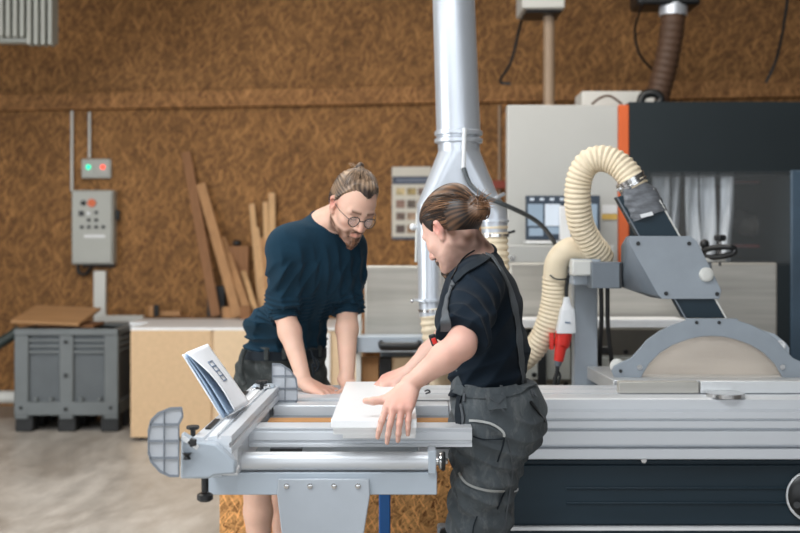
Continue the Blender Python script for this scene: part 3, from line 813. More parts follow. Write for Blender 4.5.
# blue leg and OSB box beneath
o = MB().box((P(379, 0, 4.15).x, 4.12, 0), (P(390.5, 0, 4.15).x, 4.17, .68)).build('blue_post', M['blue'], bevel=.004)
tag(o, 'blue square steel post standing under the saw carriage between the two men', 'post')
bx = empty('chipboard_box', (-.25, 4.85, 0), 'open box of coarse chipboard standing on the floor behind the men\'s legs', 'box')
zt = .50; xA = P(219.5, 0, 4.76).x
MB().box((xA, 4.76, .01), (.26, 4.778, zt)).build('front_board', M['osb_box'], bx, bevel=.002)
MB().box((xA, 4.9, .01), (.26, 4.918, zt)).build('back_board', M['osb_box'], bx, bevel=.002)
MB().box((xA, 4.778, .01), (xA + .018, 4.9, zt)).build('end_board', M['osb_box'], bx, bevel=.002)
MB().box((.242, 4.778, .01), (.26, 4.9, zt)).build('end_board', M['osb_box'], bx, bevel=.002)
MB().box((xA + .018, 4.778, .01), (.242, 4.9, .03)).build('bottom_board', M['osb_box'], bx)
# caster just at the lower frame edge
cs = empty('swivel_caster', (.19, 4.55, 0), 'small grey swivel caster unit on the floor by the younger man\'s legs', 'caster')
pc_ = P(445, 533, 4.4)
MB().box((pc_.x - .03, 4.38, .02), (pc_.x + .05, 4.46, P(0, 526, 4.4).z)).build('caster_bracket', M['saw_grey_dark'], cs, bevel=.01)
MB().cyl((pc_.x - .005, 4.36, P(0, 531, 4.4).z), (pc_.x - .005, 4.38, P(0, 531, 4.4).z), .018, n=14).build('caster_bolt', M['black'], cs)
MB().box((pc_.x - .05, 4.36, 0), (pc_.x + .07, 4.48, .02)).build('caster_plate', M['black'], cs)

# ================================================================== overhead saw guard
Yg = 4.5
gg = lambda px, py, Y=Yg: P(px, py, Y)
gd = empty('saw_guard', (gg(590, 0, 4.75).x, 5.0, 0), 'grey overhead saw guard on a post, with curved hood and taped dust channel', 'saw guard')
xa, xb = gg(573.5, 0, 4.97).x, gg(597, 0, 4.97).x
MB().box((xa, 4.95, 0), (xb, 5.03, gg(0, 262, 4.97).z)).build('guard_post', M['beam_grey'], gd, bevel=.005)
MB().box(gg(592, 288.5, 4.6), gg(622, 262, 4.6) + Vector((0, .12, 0))).build('cross_beam', M['saw_grey_dark'], gd, bevel=.004)
MB().box(gg(573.5, 285, 4.72), gg(601, 259, 4.72) + Vector((0, .22, 0))).build('beam_end', M['beam_grey'], gd, bevel=.006)
MB().box(gg(572, 276, 4.64), gg(593, 260, 4.64) + Vector((0, .08, 0))).build('clamp_block', M['trunk'], gd, bevel=.008)
MB().box(gg(619.5, 287.5, 4.595), gg(621.5, 263, 4.595) + Vector((0, .13, 0))).build('beam_seal', M['black'], gd)
pts = [(628, 236), (690, 236), (697, 241), (721.5, 290), (719.5, 299), (662, 299), (658, 295), (631, 247)]
MB().prism([gg(*q) for q in pts], (0, .008, 0)).build('guard_plate', M['saw_grey'], gd, bevel=.002)
f0 = [gg(628, 236), gg(631, 247), gg(658, 295), gg(662, 299)]
f1 = [gg(626, 237, 4.62), gg(621, 246, 4.62), gg(621, 287, 4.62), gg(650, 297, 4.62)]
sf = MB(); sf.add([tuple(v) for v in f0 + f1], [(0, 1, 5, 4), (1, 2, 6, 5), (2, 3, 7, 6)])
o = sf.build('side_plate', M['saw_grey_dark'], gd); s_ = o.modifiers.new('t', 'SOLIDIFY'); s_.thickness = .006
for px, py in ((638, 243.5), (689, 243.5), (666, 293.5), (717, 294)):
    p = gg(px, py); MB().cyl(p + Vector((0, -.004, 0)), p + Vector((0, .002, 0)), .0085, n=14).build('guard_bolt', M['black'], gd)
p = gg(706, 274.5); kb = MB().lathe([(.029, .0), (.029, .012), (.025, .016), (.01, .017)], p, (0, -1, 0), 28).build('round_cap', M['trunk'], gd, angle=50)
# dust channel
ch = MB()
dv = Vector((gg(725, 318).x - gg(640, 170).x, 0, gg(725, 318).z - gg(640, 170).z))
cq = [(617, 197), (652, 188), (726, 318), (685.5, 318)]
ch.prism([gg(*q, 4.515) for q in cq], (0, .075, 0)); ch.build('dust_channel', M['slate'], gd, bevel=.003)
MB().beam(gg(617, 197, 4.512), gg(685.5, 318, 4.512), .004, .006).build('channel_edge', M['saw_grey_dark'], gd)
MB().beam(gg(652.5, 188, 4.512), gg(726, 318, 4.512), .004, .006).build('channel_edge', M['trunk'], gd)
# tape: a wrapped, ruffled sleeve
ringp = []
A = [gg(622, 199), gg(634, 190), gg(650, 185), gg(654, 192)]
axis0, axis1 = gg(634, 187, 4.55), gg(648, 217, 4.55)
def tape(u, v):
    a = 2 * PI * u; c = axis0.lerp(axis1, v)
    d = (axis1 - axis0).normalized(); s1 = Vector((d.z, 0, -d.x)); s2 = Vector((0, 1, 0))
    w = .055 + .024 * min(1, v * 3) ; dp = .05
    k = abs(math.cos(a)) ** .6 * (1 if math.cos(a) > 0 else -1); m = abs(math.sin(a)) ** .6 * (1 if math.sin(a) > 0 else -1)
    r = 1 + .022 * math.sin(v * 17 + 5 * math.cos(a + 1)) + .018 * math.sin(v * 31 - 7 * math.cos(a) + 1) + .012 * math.sin(v * 9 + 3 * a)
    return c - s1 * k * w * r + s2 * m * dp * r + d * .01 * math.sin(a + 1)
MB().grid(tape, 48, 30, closed_u=True).build('tape_wrap', M['tape'], gd, angle=70)
MB().prism([gg(640, 214.5, 4.49), gg(652, 211.5, 4.49), gg(653.5, 215, 4.49), gg(641.5, 218, 4.49)], (0, .004, 0)).build('white_sticker', M['white_pl'], gd)
# hood: arc bracket
outer = [(686, 318.5), (686, 320.5), (672, 325), (659, 331.5), (647, 340), (638.5, 350), (631, 358), (622, 362), (614, 366), (611.5, 371), (614, 377), (622, 380), (640, 380)]
outer_r = [(1421 - x + 1, y) for x, y in outer]
inner = [(643, 374), (649, 364), (660, 353), (673, 345), (688, 339.5), (700, 336.8), (712, 336)]
arc = outer + inner
mir = lambda q: (1424 - q[0], q[1])
poly = outer + inner[:-1] + [mir(q) for q in reversed(inner)] + [mir(q) for q in reversed(outer)]
# polygon runs: left outer down to foot, inner arch to the right foot, right outer up
MB().prism([gg(*q, 4.49) for q in poly], (0, .012, 0)).build('hood_arch', M['saw_grey'], gd, bevel=.002)
cl = [(641, 379)] + inner[:-1] + [mir(q) for q in reversed(inner)] + [mir((641, 379))]
MB().prism([gg(x, y - 1 if y < 378 else y, 4.508) for x, y in cl], (0, .008, 0)).build('clear_shield', M['guard_clear'], gd)
MB().prism([gg(x, y - 1 if y < 378 else y, 4.6) for x, y in cl], (0, .006, 0)).build('rear_shield', mat('rear_shield', srgb(226, 214, 200), .45, .1, .14, 2.5, (1, 1, 6)), gd)
MB().box(gg(660, 380, 4.63), gg(770, 352, 4.63) + Vector((0, .03, 0))).build('blade_cover', mat('shield_wood', srgb(226, 206, 184), .5, 0, .1, 3, (1, 1, 5)), gd, bevel=.006)
for px, py in ((696.5, 322.5), (719, 322.5), (620.5, 371)):
    p = gg(px, py, 4.49); MB().cyl(p + Vector((0, -.004, 0)), p, .007, n=12).build('guard_bolt', M['black'], gd)
for px, py in ((639.5, 367), (782, 367)):
    p = gg(px, py, 4.49); MB().cyl(p + Vector((0, -.006, 0)), p, .011, n=14).build('guard_bolt', M['steel'], gd)
MB().prism([gg(*q, 4.62) for q in ((742, 328), (757, 328.5), (775, 334), (786, 343), (789.5, 348), (789, 362), (783, 362), (765, 345))], (0, .01, 0)).build('riving_bracket', M['beam_grey'], gd, bevel=.002)
p = gg(780, 345.5, 4.615); MB().lathe([(.022, 0), (.022, .006), (.016, .007), (.014, .002)], p, (0, -1, 0), 24).build('bracket_hole', M['white_pl'], gd)
MB().lathe([(.03, 0), (.03, .012), (.024, .016)], gg(617, 366, 4.52), (0, -1, 0), 24).build('foot_roller', M['trunk'], gd)
# hoses of the guard
h = empty('guard_hose', gg(600, 160), 'cream ribbed hose arching from the taped dust channel over to the guard beam', 'hose')
ribbed_hose([gg(636, 188, 4.55), gg(628, 174, 4.56), gg(616, 163, 4.58), (gg(602, 158.5, 4.6)), gg(588, 163, 4.62), gg(579.5, 178, 4.64), gg(577.5, 200, 4.66), gg(581, 224, 4.7), gg(590, 242, 4.74), gg(600, 255, 4.78), gg(600, 262, 4.8)], .054, .019, .006).build('hose_body', M['hose'], h)
cx_ = gg(631.5, 182, 4.555); dd = (gg(636, 190, 4.55) - gg(626, 173, 4.55)).normalized()
MB().lathe([(.056, -.02), (.064, -.018), (.064, -.008), (.06, -.006), (.06, .004), (.064, .006), (.064, .014), (.056, .016)], cx_, dd, 32).build('hose_clamp', M['steel'], h)
for k in range(7):
    a_ = PI * (1.0 + k / 6.0) * 1.0
    u, v, d = orient(dd)
    pp = cx_ + (u * math.cos(a_ + 1.2) + v * math.sin(a_ + 1.2)) * .063
    MB().ball(pp, .0065, 8).build('clamp_screw', M['steel'], h)
h = empty('return_hose', gg(552, 300, 4.85), 'cream hose hanging from the guard beam down behind the man in dungarees', 'hose')
pts_ = [gg(596, 256, 4.84), gg(583, 249, 4.85), gg(568, 250, 4.86), gg(557, 262, 4.87), gg(554.5, 280, 4.88)]
MB().tube(smooth_path(pts_, 10), .052, 28).build('hose_cuff', M['hose'], h)
ribbed_hose([gg(554.5, 277, 4.88), gg(553, 300, 4.9), gg(547, 325, 4.92), gg(537, 345, 4.95), gg(522, 360, 5.0), gg(500, 370, 5.1), gg(480, 372, 5.2)], .052, .019, .005).build('hose_body', M['hose'], h)
MB().tube(smooth_path([gg(550, 275, 4.82), gg(556, 279, 4.81), gg(566, 279, 4.82), gg(572, 274, 4.84)], 5), .0035, 6).build('cable_tie', M['black'], h)
for k, (xa, ya, xb, yb) in enumerate(((601, 289, 600, 352), (607.5, 289, 612, 366))):
    o = MB().tube(smooth_path([gg(xa, ya - 2, 4.8), gg(xa + .5, (ya + yb) / 2, 4.85), gg(xb, yb, 5.0), gg(xb, yb + 30, 5.05)], 6), .0095, 8).build('black_cable', M['rubber'])
    tag(o, ('left' if k == 0 else 'right') + ' one of the two black cables hanging under the guard beam', 'cable')
o = MB().box(gg(601, 354, 5.05), gg(613, 347, 5.05) + Vector((0, .04, 0))).build('cable_clip', M['black'], bevel=.004); tag(o, 'black clip behind the two hanging cables', 'clip')
# red power plug
pg = empty('power_plug', gg(563, 330, 4.85), 'red industrial power plug in a white socket hanging beside the grey guard post', 'plug')
def loft_rect(mb, secs):
    vs = []
    for (c, w, d) in secs:
        for a, b_ in ((-1, -1), (-.6, -1.2), (.6, -1.2), (1, -1), (1, 1), (.6, 1.2), (-.6, 1.2), (-1, 1)): vs.append(c + Vector((a * w, b_ * d, 0)))
    fs = []
    for i in range(len(secs) - 1):
        for k in range(8): fs.append((i * 8 + k, i * 8 + (k + 1) % 8, (i + 1) * 8 + (k + 1) % 8, (i + 1) * 8 + k))
    fs += [tuple(range(7, -1, -1)), tuple(range(len(secs) * 8 - 8, len(secs) * 8))]
    return mb.add(vs, fs)
e_ = lambda px, py: gg(px, py, 4.85)
loft_rect(MB(), [(e_(566.5, 297), .012, .01), (e_(566.5, 305), .018, .015), (e_(567, 309), .03, .026), (e_(565.5, 331), .041, .034), (e_(565, 333), .041, .034)]).build('socket_housing', M['white_pl'], pg, bevel=.003)
MB().prism([e_(563.5, 321) + Vector((0, -.044, 0)), e_(569, 321.5) + Vector((0, -.044, 0)), e_(569, 323) + Vector((0, -.044, 0)), e_(563.5, 322.5) + Vector((0, -.044, 0))], (0, .004, 0)).build('socket_label', M['ink'], pg)
rp = MB(); rp.tube([e_(564, 332), e_(562, 345), e_(561, 346)], [.038, .034, .028], 20); rp.tube([e_(561.3, 344), e_(558.5, 361)], [.027, .021], 20)
rp.build('plug_body', M['red'], pg)
MB().box(e_(550, 350), e_(554, 333) + Vector((0, .03, 0))).build('plug_flap', M['red'], pg, bevel=.004)
MB().tube([e_(558.5, 360), e_(557.5, 366)], [.018, .014], 16).build('plug_gland', M['saw_grey_dark'], pg)
MB().tube(smooth_path([e_(557.5, 365), e_(557, 372), e_(555, 380), e_(554, 392), e_(556, 420)], 5), .009, 10).build('plug_cord', M['rubber'], pg)
MB().tube(smooth_path([e_(557, 370), e_(560, 376), e_(558, 384), e_(557, 400)], 5), .006, 8).build('cord_tie', M['rubber'], pg)
MB().tube(smooth_path([e_(566.5, 299), e_(567, 285), e_(571, 272), e_(579, 268)], 5), .008, 8).build('socket_cord', M['rubber'], pg)

# ================================================================== crosscut table (outrigger)
ct = empty('crosscut_table', (-.2, 3.4, 0), 'light grey crosscut table frame with front roller and aluminium rail, bolted to the saw carriage', 'table frame')
xl_, xr_ = P(212, 0, 3.3).x, P(472, 0, 3.36).x
# front rail, profiled
yr = 3.345
rp_ = [(yr, .9), (yr + .1, .9), (yr + .1, .842), (yr, .842), (yr, .850), (yr + .006, .853), (yr + .006, .860), (yr, .863), (yr, .886), (yr + .004, .888), (yr + .004, .894), (yr, .896)]
MB().prism([(P(245, 0, yr).x, y, z) for y, z in rp_], (P(472, 0, yr).x - P(245, 0, yr).x, 0, 0)).build('front_rail', M['alu_rail'], ct, smooth=False)
MB().box((-.425, 3.56, .845), (.175, 3.63, .886)).build('wood_strip', M['wood_bar'], ct, bevel=.003)
MB().box((-.44, 3.74, .80), (.17, 3.80, .868)).build('rear_rail', M['saw_grey_dark'], ct, bevel=.004)
MB().box((-.44, 3.86, .82), (.17, 3.962, .893)).build('inner_rail', M['alu_rail'], ct, bevel=.004)
MB().box((.172, 3.46, .80), (.19, 3.962, .893)).build('end_rail', M['alu_rail'], ct, bevel=.004)
# side member under the fence
MB().box((-.535, 3.13, .80), (-.455, 3.962, .882)).build('side_rail', M['alu_rail'], ct, bevel=.004)
MB().cyl(P(225, 461, 3.2), P(430, 461, 3.2), .0265, n=40).build('roller', M['alu'], ct)
MB().cyl(P(222, 461, 3.2), P(437, 461, 3.2), .012, n=16).build('roller_axle', M['steel'], ct)
MB().box(P(428, 472, 3.2) + Vector((0, -.03, 0)), P(436, 449, 3.2) + Vector((0, .06, 0))).build('roller_bracket', M['beam_grey'], ct, bevel=.003)
MB().box(P(214, 475, 3.2) + Vector((0, -.04, 0)), P(225, 449, 3.2) + Vector((0, .04, 0))).build('roller_bracket', M['beam_grey'], ct, bevel=.004)
MB().lathe([(.012, 0), (.012, .006), (.024, .01), (.026, .02), (.024, .026), (.01, .028), (.008, .034)], P(436, 461, 3.2), (1, 0, 0), 28).build('roller_knob', M['steel'], ct)
MB().lathe([(.026, 0), (.028, .006), (.026, .012)], P(441, 461, 3.2), (1, 0, 0), 28).build('knob_ring', M['black'], ct)
MB().box(P(206, 495, 3.18), P(437, 472.5, 3.18) + Vector((0, .05, 0))).build('front_beam', M['beam_grey'], ct, bevel=.003)
MB().box((P(206, 0, 3.2).x, 3.23, .732), (P(206, 0, 3.2).x + .04, 3.95, .79)).build('frame_side', M['beam_grey'], ct, bevel=.003)
MB().box((P(437, 0, 3.2).x - .045, 3.23, .732), (P(437, 0, 3.2).x - .005, 3.95, .79)).build('frame_side', M['beam_grey'], ct, bevel=.003)
MB().box((P(206, 0, 3.2).x + .04, 3.86, .732), (P(437, 0, 3.2).x - .045, 3.95, .79)).build('frame_back', M['beam_grey'], ct, bevel=.003)
MB().box(P(270, 451.5, 3.3), P(302, 448.5, 3.3) + Vector((0, .02, 0))).build('black_pad', M['black'], ct)
ys = 3.165
zz0 = .44
pp = [P(278, 479, ys), P(369, 479, ys), P(370, 495, ys), P(364, 533, ys), Vector((P(360, 0, ys).x, ys, zz0)), Vector((P(286, 0, ys).x, ys, zz0)), P(281.5, 533, ys), P(277, 495, ys)]
MB().prism(pp, (0, .012, 0)).build('support_plate', M['plate_grey'], ct, bevel=.003)
for px in (286.5, 310, 334, 358):
    MB().lathe([(.008, 0), (.008, .003), (.004, .005)], P(px, 486, ys), (0, -1, 0), 14).build('plate_bolt', M['steel'], ct)
MB().beam((-.22, 3.19, .5), (.32, 4.02, .36), .09, .08).build('support_arm', M['saw_grey'], ct, bevel=.004)

# ------------------------------------------------------------------ crosscut fence with end stops
fe = empty('crosscut_fence', (-.47, 3.4, .9), 'long aluminium crosscut fence with square grid end stops and black star knobs', 'fence')
fp = [(-.54, .902), (-.54, .925), (-.53, .925), (-.53, .932), (-.54, .932), (-.54, .948), (-.512, .948), (-.512, .94), (-.502, .94), (-.502, .948), (-.478, .952), (-.478, .944), (-.468, .944), (-.468, .952), (-.44, .952),
      (-.44, .936), (-.446, .934), (-.446, .922), (-.44, .92), (-.44, .902)]
MB().prism([(x, 2.9, z) for x, z in fp], (.012, 1.05, 0)).build('fence_profile', M['alu_rail'], fe, smooth=False)
MB().box((-.5, 2.92, .9485), (-.482, 3.9, .9525)).build('scale_strip', M['board_edge'], fe)
MB().prism([P(181, 433, 2.86), P(193, 441, 2.86), P(216, 444, 2.86), P(235, 462, 2.86), P(236, 474, 2.86), P(214, 476, 2.86), P(209, 479, 2.86), P(180, 479, 2.86)], (0, .04, 0)).build('end_block', M['beam_grey'], fe, bevel=.006)
MB().box(P(210, 474, 2.87), P(237, 468, 2.87) + Vector((0, .05, 0))).build('end_lug', M['board_edge'], fe, bevel=.006)
star = MB(); star_knob(star, P(193, 429.5, 2.95), .018, .011); star.cyl(P(193, 440, 2.95), P(193, 429, 2.95), .007, n=12)
star.build('star_knob', M['black'], fe)
star = MB(); star_knob(star, P(193, 442, 2.84), .012, .012, (0, -1, 0)); star.build('clamp_knob', M['black'], fe)
MB().lathe([(.012, 0), (.006, .008), (.01, .016)], P(187, 453, 2.85), (0, 0, -1), 14).build('wing_screw', M['black'], fe)
MB().beam(P(182, 437, 2.845), P(198, 448, 2.845), .008, .012).build('clamp_lever', M['board_edge'], fe, bevel=.002)
ad = MB(); ad.cyl(P(205, 478, 2.89), P(205, 492, 2.89), .0095, n=18); ad.lathe([(.015, 0), (.021, .004), (.021, .016), (.015, .021)], P(205, 493, 2.89), (0, 0, -1), 24)
ad.build('leveling_foot', M['black'], fe)
star = MB(); star_knob(star, P(262, 384, 3.85), .022, .014); star.cyl(P(262, 390, 3.85), P(262, 383, 3.85), .008, n=12); star.build('star_knob', M['black'], fe)
MB().box(P(252, 396, 3.86), P(274, 385, 3.86) + Vector((0, .05, 0))).build('stop_carriage', M['beam_grey'], fe, bevel=.006)
star = MB(); star_knob(star, P(258, 391, 3.84), .016, .012, (0, -1, 0)); star.build('clamp_knob', M['black'], fe)
MB().beam(P(250, 391, 3.85), P(270, 386, 3.85), .01, .012).build('clamp_lever', M['steel'], fe, bevel=.002)
# cam stops (two slots along the top)
for yy, px in ((3.02, 0), (3.62, 0)):
    MB().box((-.53, yy, .949), (-.515, yy + .16, .953)).build('slot_insert', M['black'], fe)
def stop_plate(outl, Yp, cols, rows, name):
    pr = MB().prism([P(x, y, Yp) for x, y in outl], (0, .008, 0)); o = pr.build('stop_plate', M['stop'], fe, bevel=.0015)
    xs_ = [q[0] for q in outl]; ys_ = [q[1] for q in outl]
    r = MB()
    c = (sum(xs_) / len(xs_), sum(ys_) / len(ys_))
    wd = .0028
    # raised rib along the outline
    ins = [(c[0] + (x - c[0]) * .975, c[1] + (y - c[1]) * .985) for x, y in outl]
    for i in range(len(ins)):
        a_ = P(*ins[i], Yp - .002); b_ = P(*ins[(i + 1) % len(ins)], Yp - .002); r.beam(a_, b_, wd, .006)
    def span(val, axis):
        hit = []
        n = len(outl)
        for i in range(n):
            a_, b_ = outl[i], outl[(i + 1) % n]
            if (a_[axis] - val) * (b_[axis] - val) < 0:
                t = (val - a_[axis]) / (b_[axis] - a_[axis]); hit.append(a_[1 - axis] + (b_[1 - axis] - a_[1 - axis]) * t)
        return (min(hit), max(hit)) if len(hit) > 1 else None
    for v in cols:
        s = span(v, 0)
        if s: r.beam(P(v, s[0] + .5, Yp - .002), P(v, s[1] - .5, Yp - .002), wd, .006)
    for v in rows:
        s = span(v, 1)
        if s: r.beam(P(s[0] + .5, v, Yp - .002), P(s[1] - .5, v, Yp - .002), wd, .006)
    r.build('grid_ribs', M['stop_line'], o)
stop_plate([(182, 407.5), (183, 416), (179, 424), (179, 476.5), (170, 476.5), (160, 472), (151, 462), (148, 452), (148, 432), (151, 420), (158, 413), (170, 408)], 2.83, (164,), (424.5, 441, 458), 'near')
stop_plate([(272, 363.5), (281, 364), (290, 370), (296, 378), (297.5, 388), (297.5, 400), (294, 407), (286, 412), (272, 414)], 3.93, (285,), (376, 388.5, 401), 'far')
# ------------------------------------------------------------------ drawings leaning on the fence
dr = empty('drawing_sheets', (-.5, 3.3, .955), 'sheaf of white and bluish drawing sheets leaning on the aluminium fence', 'papers')
B0, B1 = Vector((-.505, 3.16, .956)), Vector((-.476, 3.44, .956)); T0, T1 = Vector((-.619, 3.16, 1.138)), Vector((-.606, 3.44, 1.138))
def sheet(off, bend, sh=0.0, ext=1.0, wav=0):
    n_ = (B1 - B0).cross(T0 - B0).normalized()
    if n_.x < 0: n_ = -n_
    def fn(u, v):
        p = (B0.lerp(B1, u)).lerp(T0.lerp(T1, u), v * ext)
        return p + n_ * (off + bend * math.sin(PI * v) * (1 - u) ** 1.2 + wav * (1 - v) ** 2 * (1 - u)) + Vector((0, sh, 0)) * v
    return fn
for k, (off, bend, sh, ext, wav, m) in enumerate(((.0, 0, .0, 1, 0, 'paper'), (.004, .004, .01, .99, .0, 'paper_blue'), (.008, .008, .02, .98, .012, 'paper_blue'), (.013, .022, .0, 1.0, .03, 'paper'))):
    o = MB().grid(sheet(off, bend, sh, ext, wav), 14, 18).build('paper_sheet', M[m], dr)
    s_ = o.modifiers.new('t', 'SOLIDIFY'); s_.thickness = .0015
pk = MB()
fn = sheet(.0155, .022, .0, 1.0, .03)
for (u0, u1, v0, v1) in ((.36, .62, .42, .44), (.36, .62, .5, .52), (.36, .62, .58, .6), (.36, .62, .66, .68), (.36, .62, .74, .76), (.36, .39, .42, .76), (.59, .62, .42, .76)):
    pk.add([fn(u0, v0), fn(u1, v0), fn(u1, v1), fn(u0, v1)], [(0, 1, 2, 3)])
o = pk.build('printed_drawing', M['ink'], dr); s_ = o.modifiers.new('t', 'SOLIDIFY'); s_.thickness = .0006

# ------------------------------------------------------------------ white boards on the table
def board(x0, x1, y0, y1, z0, th, rz, lab):
    o = MB().box((x0, y0, 0), (x1, y1, th)).build('white_board', M['board_white'], bevel=.0015)
    c = Vector(((x0 + x1) / 2, (y0 + y1) / 2, z0))
    o.data.transform(Matrix.Translation(-Vector((c.x, c.y, 0)))); o.location = c; o.rotation_euler.z = rz
    return tag(o, lab, 'board', 'white boards stacked on the crosscut table')
board(-.163, .043, 3.150, 3.98, .9015, .013, .002, 'lowest white melamine board of the stack, set back under the others')
board(-.189, .045, 3.138, 3.985, .915, .019, .0, 'middle white melamine board of the stack on the crosscut table')
board(-.194, .047, 3.125, 3.995, .9345, .0245, 0, 'topmost white melamine board of the stack under the man\'s hands')
bz = MB().tube(smooth_path([P(425, 391, 4.1), P(428, 390, 4.08), P(430, 392, 4.08), P(426, 393.5, 4.06)], 4), .003, 6).build('small_clip', M['black'])
tag(bz, 'tiny dark metal clip lying on the carriage beside the white boards', 'clip')
# ================================================================== organic shapes: smooth union of tapered limbs, polygonised once
class Field:
    """an ordered list of rounded shapes joined softly"""
    def __init__(s): s.p = []
    def cap(s, a, b, ra, rb=None, k=.02, sub=False, sq=None, amt=1.0):
        a = np.array(a, float); b = np.array(b, float); rb = ra if rb is None else rb
        s.p.append(dict(t='c', a=a, b=b, ra=ra, rb=rb, k=k, sub=sub, sq=None if sq is None else np.array(sq, float) / np.linalg.norm(sq), amt=amt,
                        c=(a + b) / 2, R=np.linalg.norm(b - a) / 2 + max(ra, rb)))
        return s
    def ell(s, c, r, rot=None, k=.02, sub=False):
        c = np.array(c, float); r = np.array(r, float)
        s.p.append(dict(t='e', c=c, r=r, rot=np.eye(3) if rot is None else np.array(rot, float), k=k, sub=sub, R=r.max()))
        return s
    def loft(s, secs, k=.02, n=2.3, sub=False, res=60):
        """secs: (centre xyz, half width, half depth, yaw) ordered along z"""
        secs = sorted(secs, key=lambda q: q[0][2])
        z = np.array([q[0][2] for q in secs]); 
        zz = np.linspace(z[0], z[-1], res)
        def cub(v):
            v = np.array(v, float)
            m = np.gradient(v, z)
            i = np.clip(np.searchsorted(z, zz) - 1, 0, len(z) - 2); h = z[i + 1] - z[i]; t = (zz - z[i]) / h
            return (2*t**3-3*t**2+1)*v[i] + (t**3-2*t**2+t)*h*m[i] + (-2*t**3+3*t**2)*v[i+1] + (t**3-t**2)*h*m[i+1]
        tab = dict(z=zz, x=cub([q[0][0] for q in secs]), y=cub([q[0][1] for q in secs]), w=cub([q[1] for q in secs]), d=cub([q[2] for q in secs]), yaw=cub([q[3] for q in secs]))
        c = np.array([tab['x'].mean(), tab['y'].mean(), (z[0] + z[-1]) / 2])
        ext = np.sqrt((np.abs(tab['x'] - c[0]).max() + tab['w'].max()) ** 2 + (np.abs(tab['y'] - c[1]).max() + tab['w'].max()) ** 2 + ((z[-1] - z[0]) / 2) ** 2)
        s.p.append(dict(t='l', tab=tab, n=n, k=k, sub=sub, c=c, R=ext))
        return s
    def ev(s, q, prims=None):
        d = np.full(len(q), 9.0)
        for p in (s.p if prims is None else prims):
            if p['t'] == 'c':
                ba = p['b'] - p['a']; pa = q - p['a']
                if p['sq'] is not None:
                    pass
                h = np.clip(pa @ ba / max(ba @ ba, 1e-12), 0, 1)
                w = pa - h[:, None] * ba
                if p['sq'] is not None:
                    al = w @ p['sq']; w = w + np.outer(al, p['sq']) * (p['amt'] - 1)
                e = np.sqrt((w * w).sum(1)) - (p['ra'] + (p['rb'] - p['ra']) * h)
            elif p['t'] == 'e':
                w = (q - p['c']) @ p['rot'].T
                k0 = np.sqrt(((w / p['r']) ** 2).sum(1)); k1 = np.sqrt(((w / p['r'] ** 2) ** 2).sum(1)) + 1e-9
                e = k0 * (k0 - 1) / k1
            else:
                t = p['tab']; z = q[:, 2]
                zc = np.clip(z, t['z'][0], t['z'][-1])
                cx = np.interp(zc, t['z'], t['x']); cy = np.interp(zc, t['z'], t['y']); w_ = np.interp(zc, t['z'], t['w']); d_ = np.interp(zc, t['z'], t['d']); yw = np.interp(zc, t['z'], t['yaw'])
                dx = q[:, 0] - cx; dy = q[:, 1] - cy
                c_, s_ = np.cos(yw), np.sin(yw)
                u = np.abs(dx * c_ + dy * s_) / w_; v = np.abs(-dx * s_ + dy * c_) / d_
                r = (u ** p['n'] + v ** p['n']) ** (1 / p['n'])
                e = (r - 1) * np.minimum(w_, d_) * np.clip(1.0, 0, 1)
                dz = np.abs(z - (t['z'][0] + t['z'][-1]) / 2) - (t['z'][-1] - t['z'][0]) / 2
                e = np.where(dz > 0, np.sqrt(np.maximum(e, 0) ** 2 + dz ** 2), np.maximum(e, dz))
            k = p['k']
            if p['sub']:
                h = np.maximum(k - np.abs(d + e), 0) / k; d = np.maximum(d, -e) + h * h * k * .25
            else:
                h = np.maximum(k - np.abs(d - e), 0) / k; d = np.minimum(d, e) - h * h * k * .25
        return d
    def poly(s, h, post=None, blk=20, pad=.03):
        lo = np.min([p['c'] - p['R'] for p in s.p if not p['sub']], 0) - pad; hi = np.max([p['c'] + p['R'] for p in s.p if not p['sub']], 0) + pad
        nb = np.ceil((hi - lo) / (h * blk)).astype(int)
        V = {}; verts = []; keys = []; quads = []
        Rb = blk * h * math.sqrt(3) / 2
        dims = nb * blk + 2
        key = lambda i: (i[..., 0] * dims[1] + i[..., 1]) * dims[2] + i[..., 2]
        ax = np.arange(blk + 1)
        G = np.stack(np.meshgrid(ax, ax, ax, indexing='ij'), -1).reshape(-1, 3)
        corners = np.array([(a, b, c) for a in (0, 1) for b in (0, 1) for c in (0, 1)])
        edges = [(i, j) for i in range(8) for j in range(i + 1, 8) if abs(corners[i] - corners[j]).sum() == 1]
        for bi in np.ndindex(*nb):
            b0 = np.array(bi) * blk
            c = lo + (b0 + blk / 2) * h
            near = [p for p in s.p if np.linalg.norm(p['c'] - c) < p['R'] + Rb + .07]
            if not near or all(p['sub'] for p in near): continue
            d0 = s.ev(c[None], near)[0]
            if abs(d0) > Rb * 1.5 + .05: continue
            q = lo + (G + b0) * h
            v = s.ev(q, near)
            if post is not None: v = post(q, v)
            if v.min() > 0 or v.max() < 0: continue
            v = v.reshape(blk + 1, blk + 1, blk + 1)
            n = blk
            cv = np.stack([v[a:a + n, b:b + n, c2:c2 + n] for a, b, c2 in corners], -1)
            act = (cv.min(-1) < 0) & (cv.max(-1) >= 0)
            idx = np.argwhere(act)
            if len(idx):
                cc = cv[act]; acc = np.zeros((len(idx), 3)); cnt = np.zeros(len(idx))
                for i, j in edges:
                    a_, b_ = cc[:, i], cc[:, j]; m = (a_ < 0) != (b_ < 0)
                    t = np.where(m, a_ / np.where(m, a_ - b_, 1), 0)
                    acc += np.where(m[:, None], corners[i] + (corners[j] - corners[i]) * t[:, None], 0); cnt += m
                verts.append(lo + (idx + b0 + acc / cnt[:, None]) * h); keys.append(key(idx + b0))
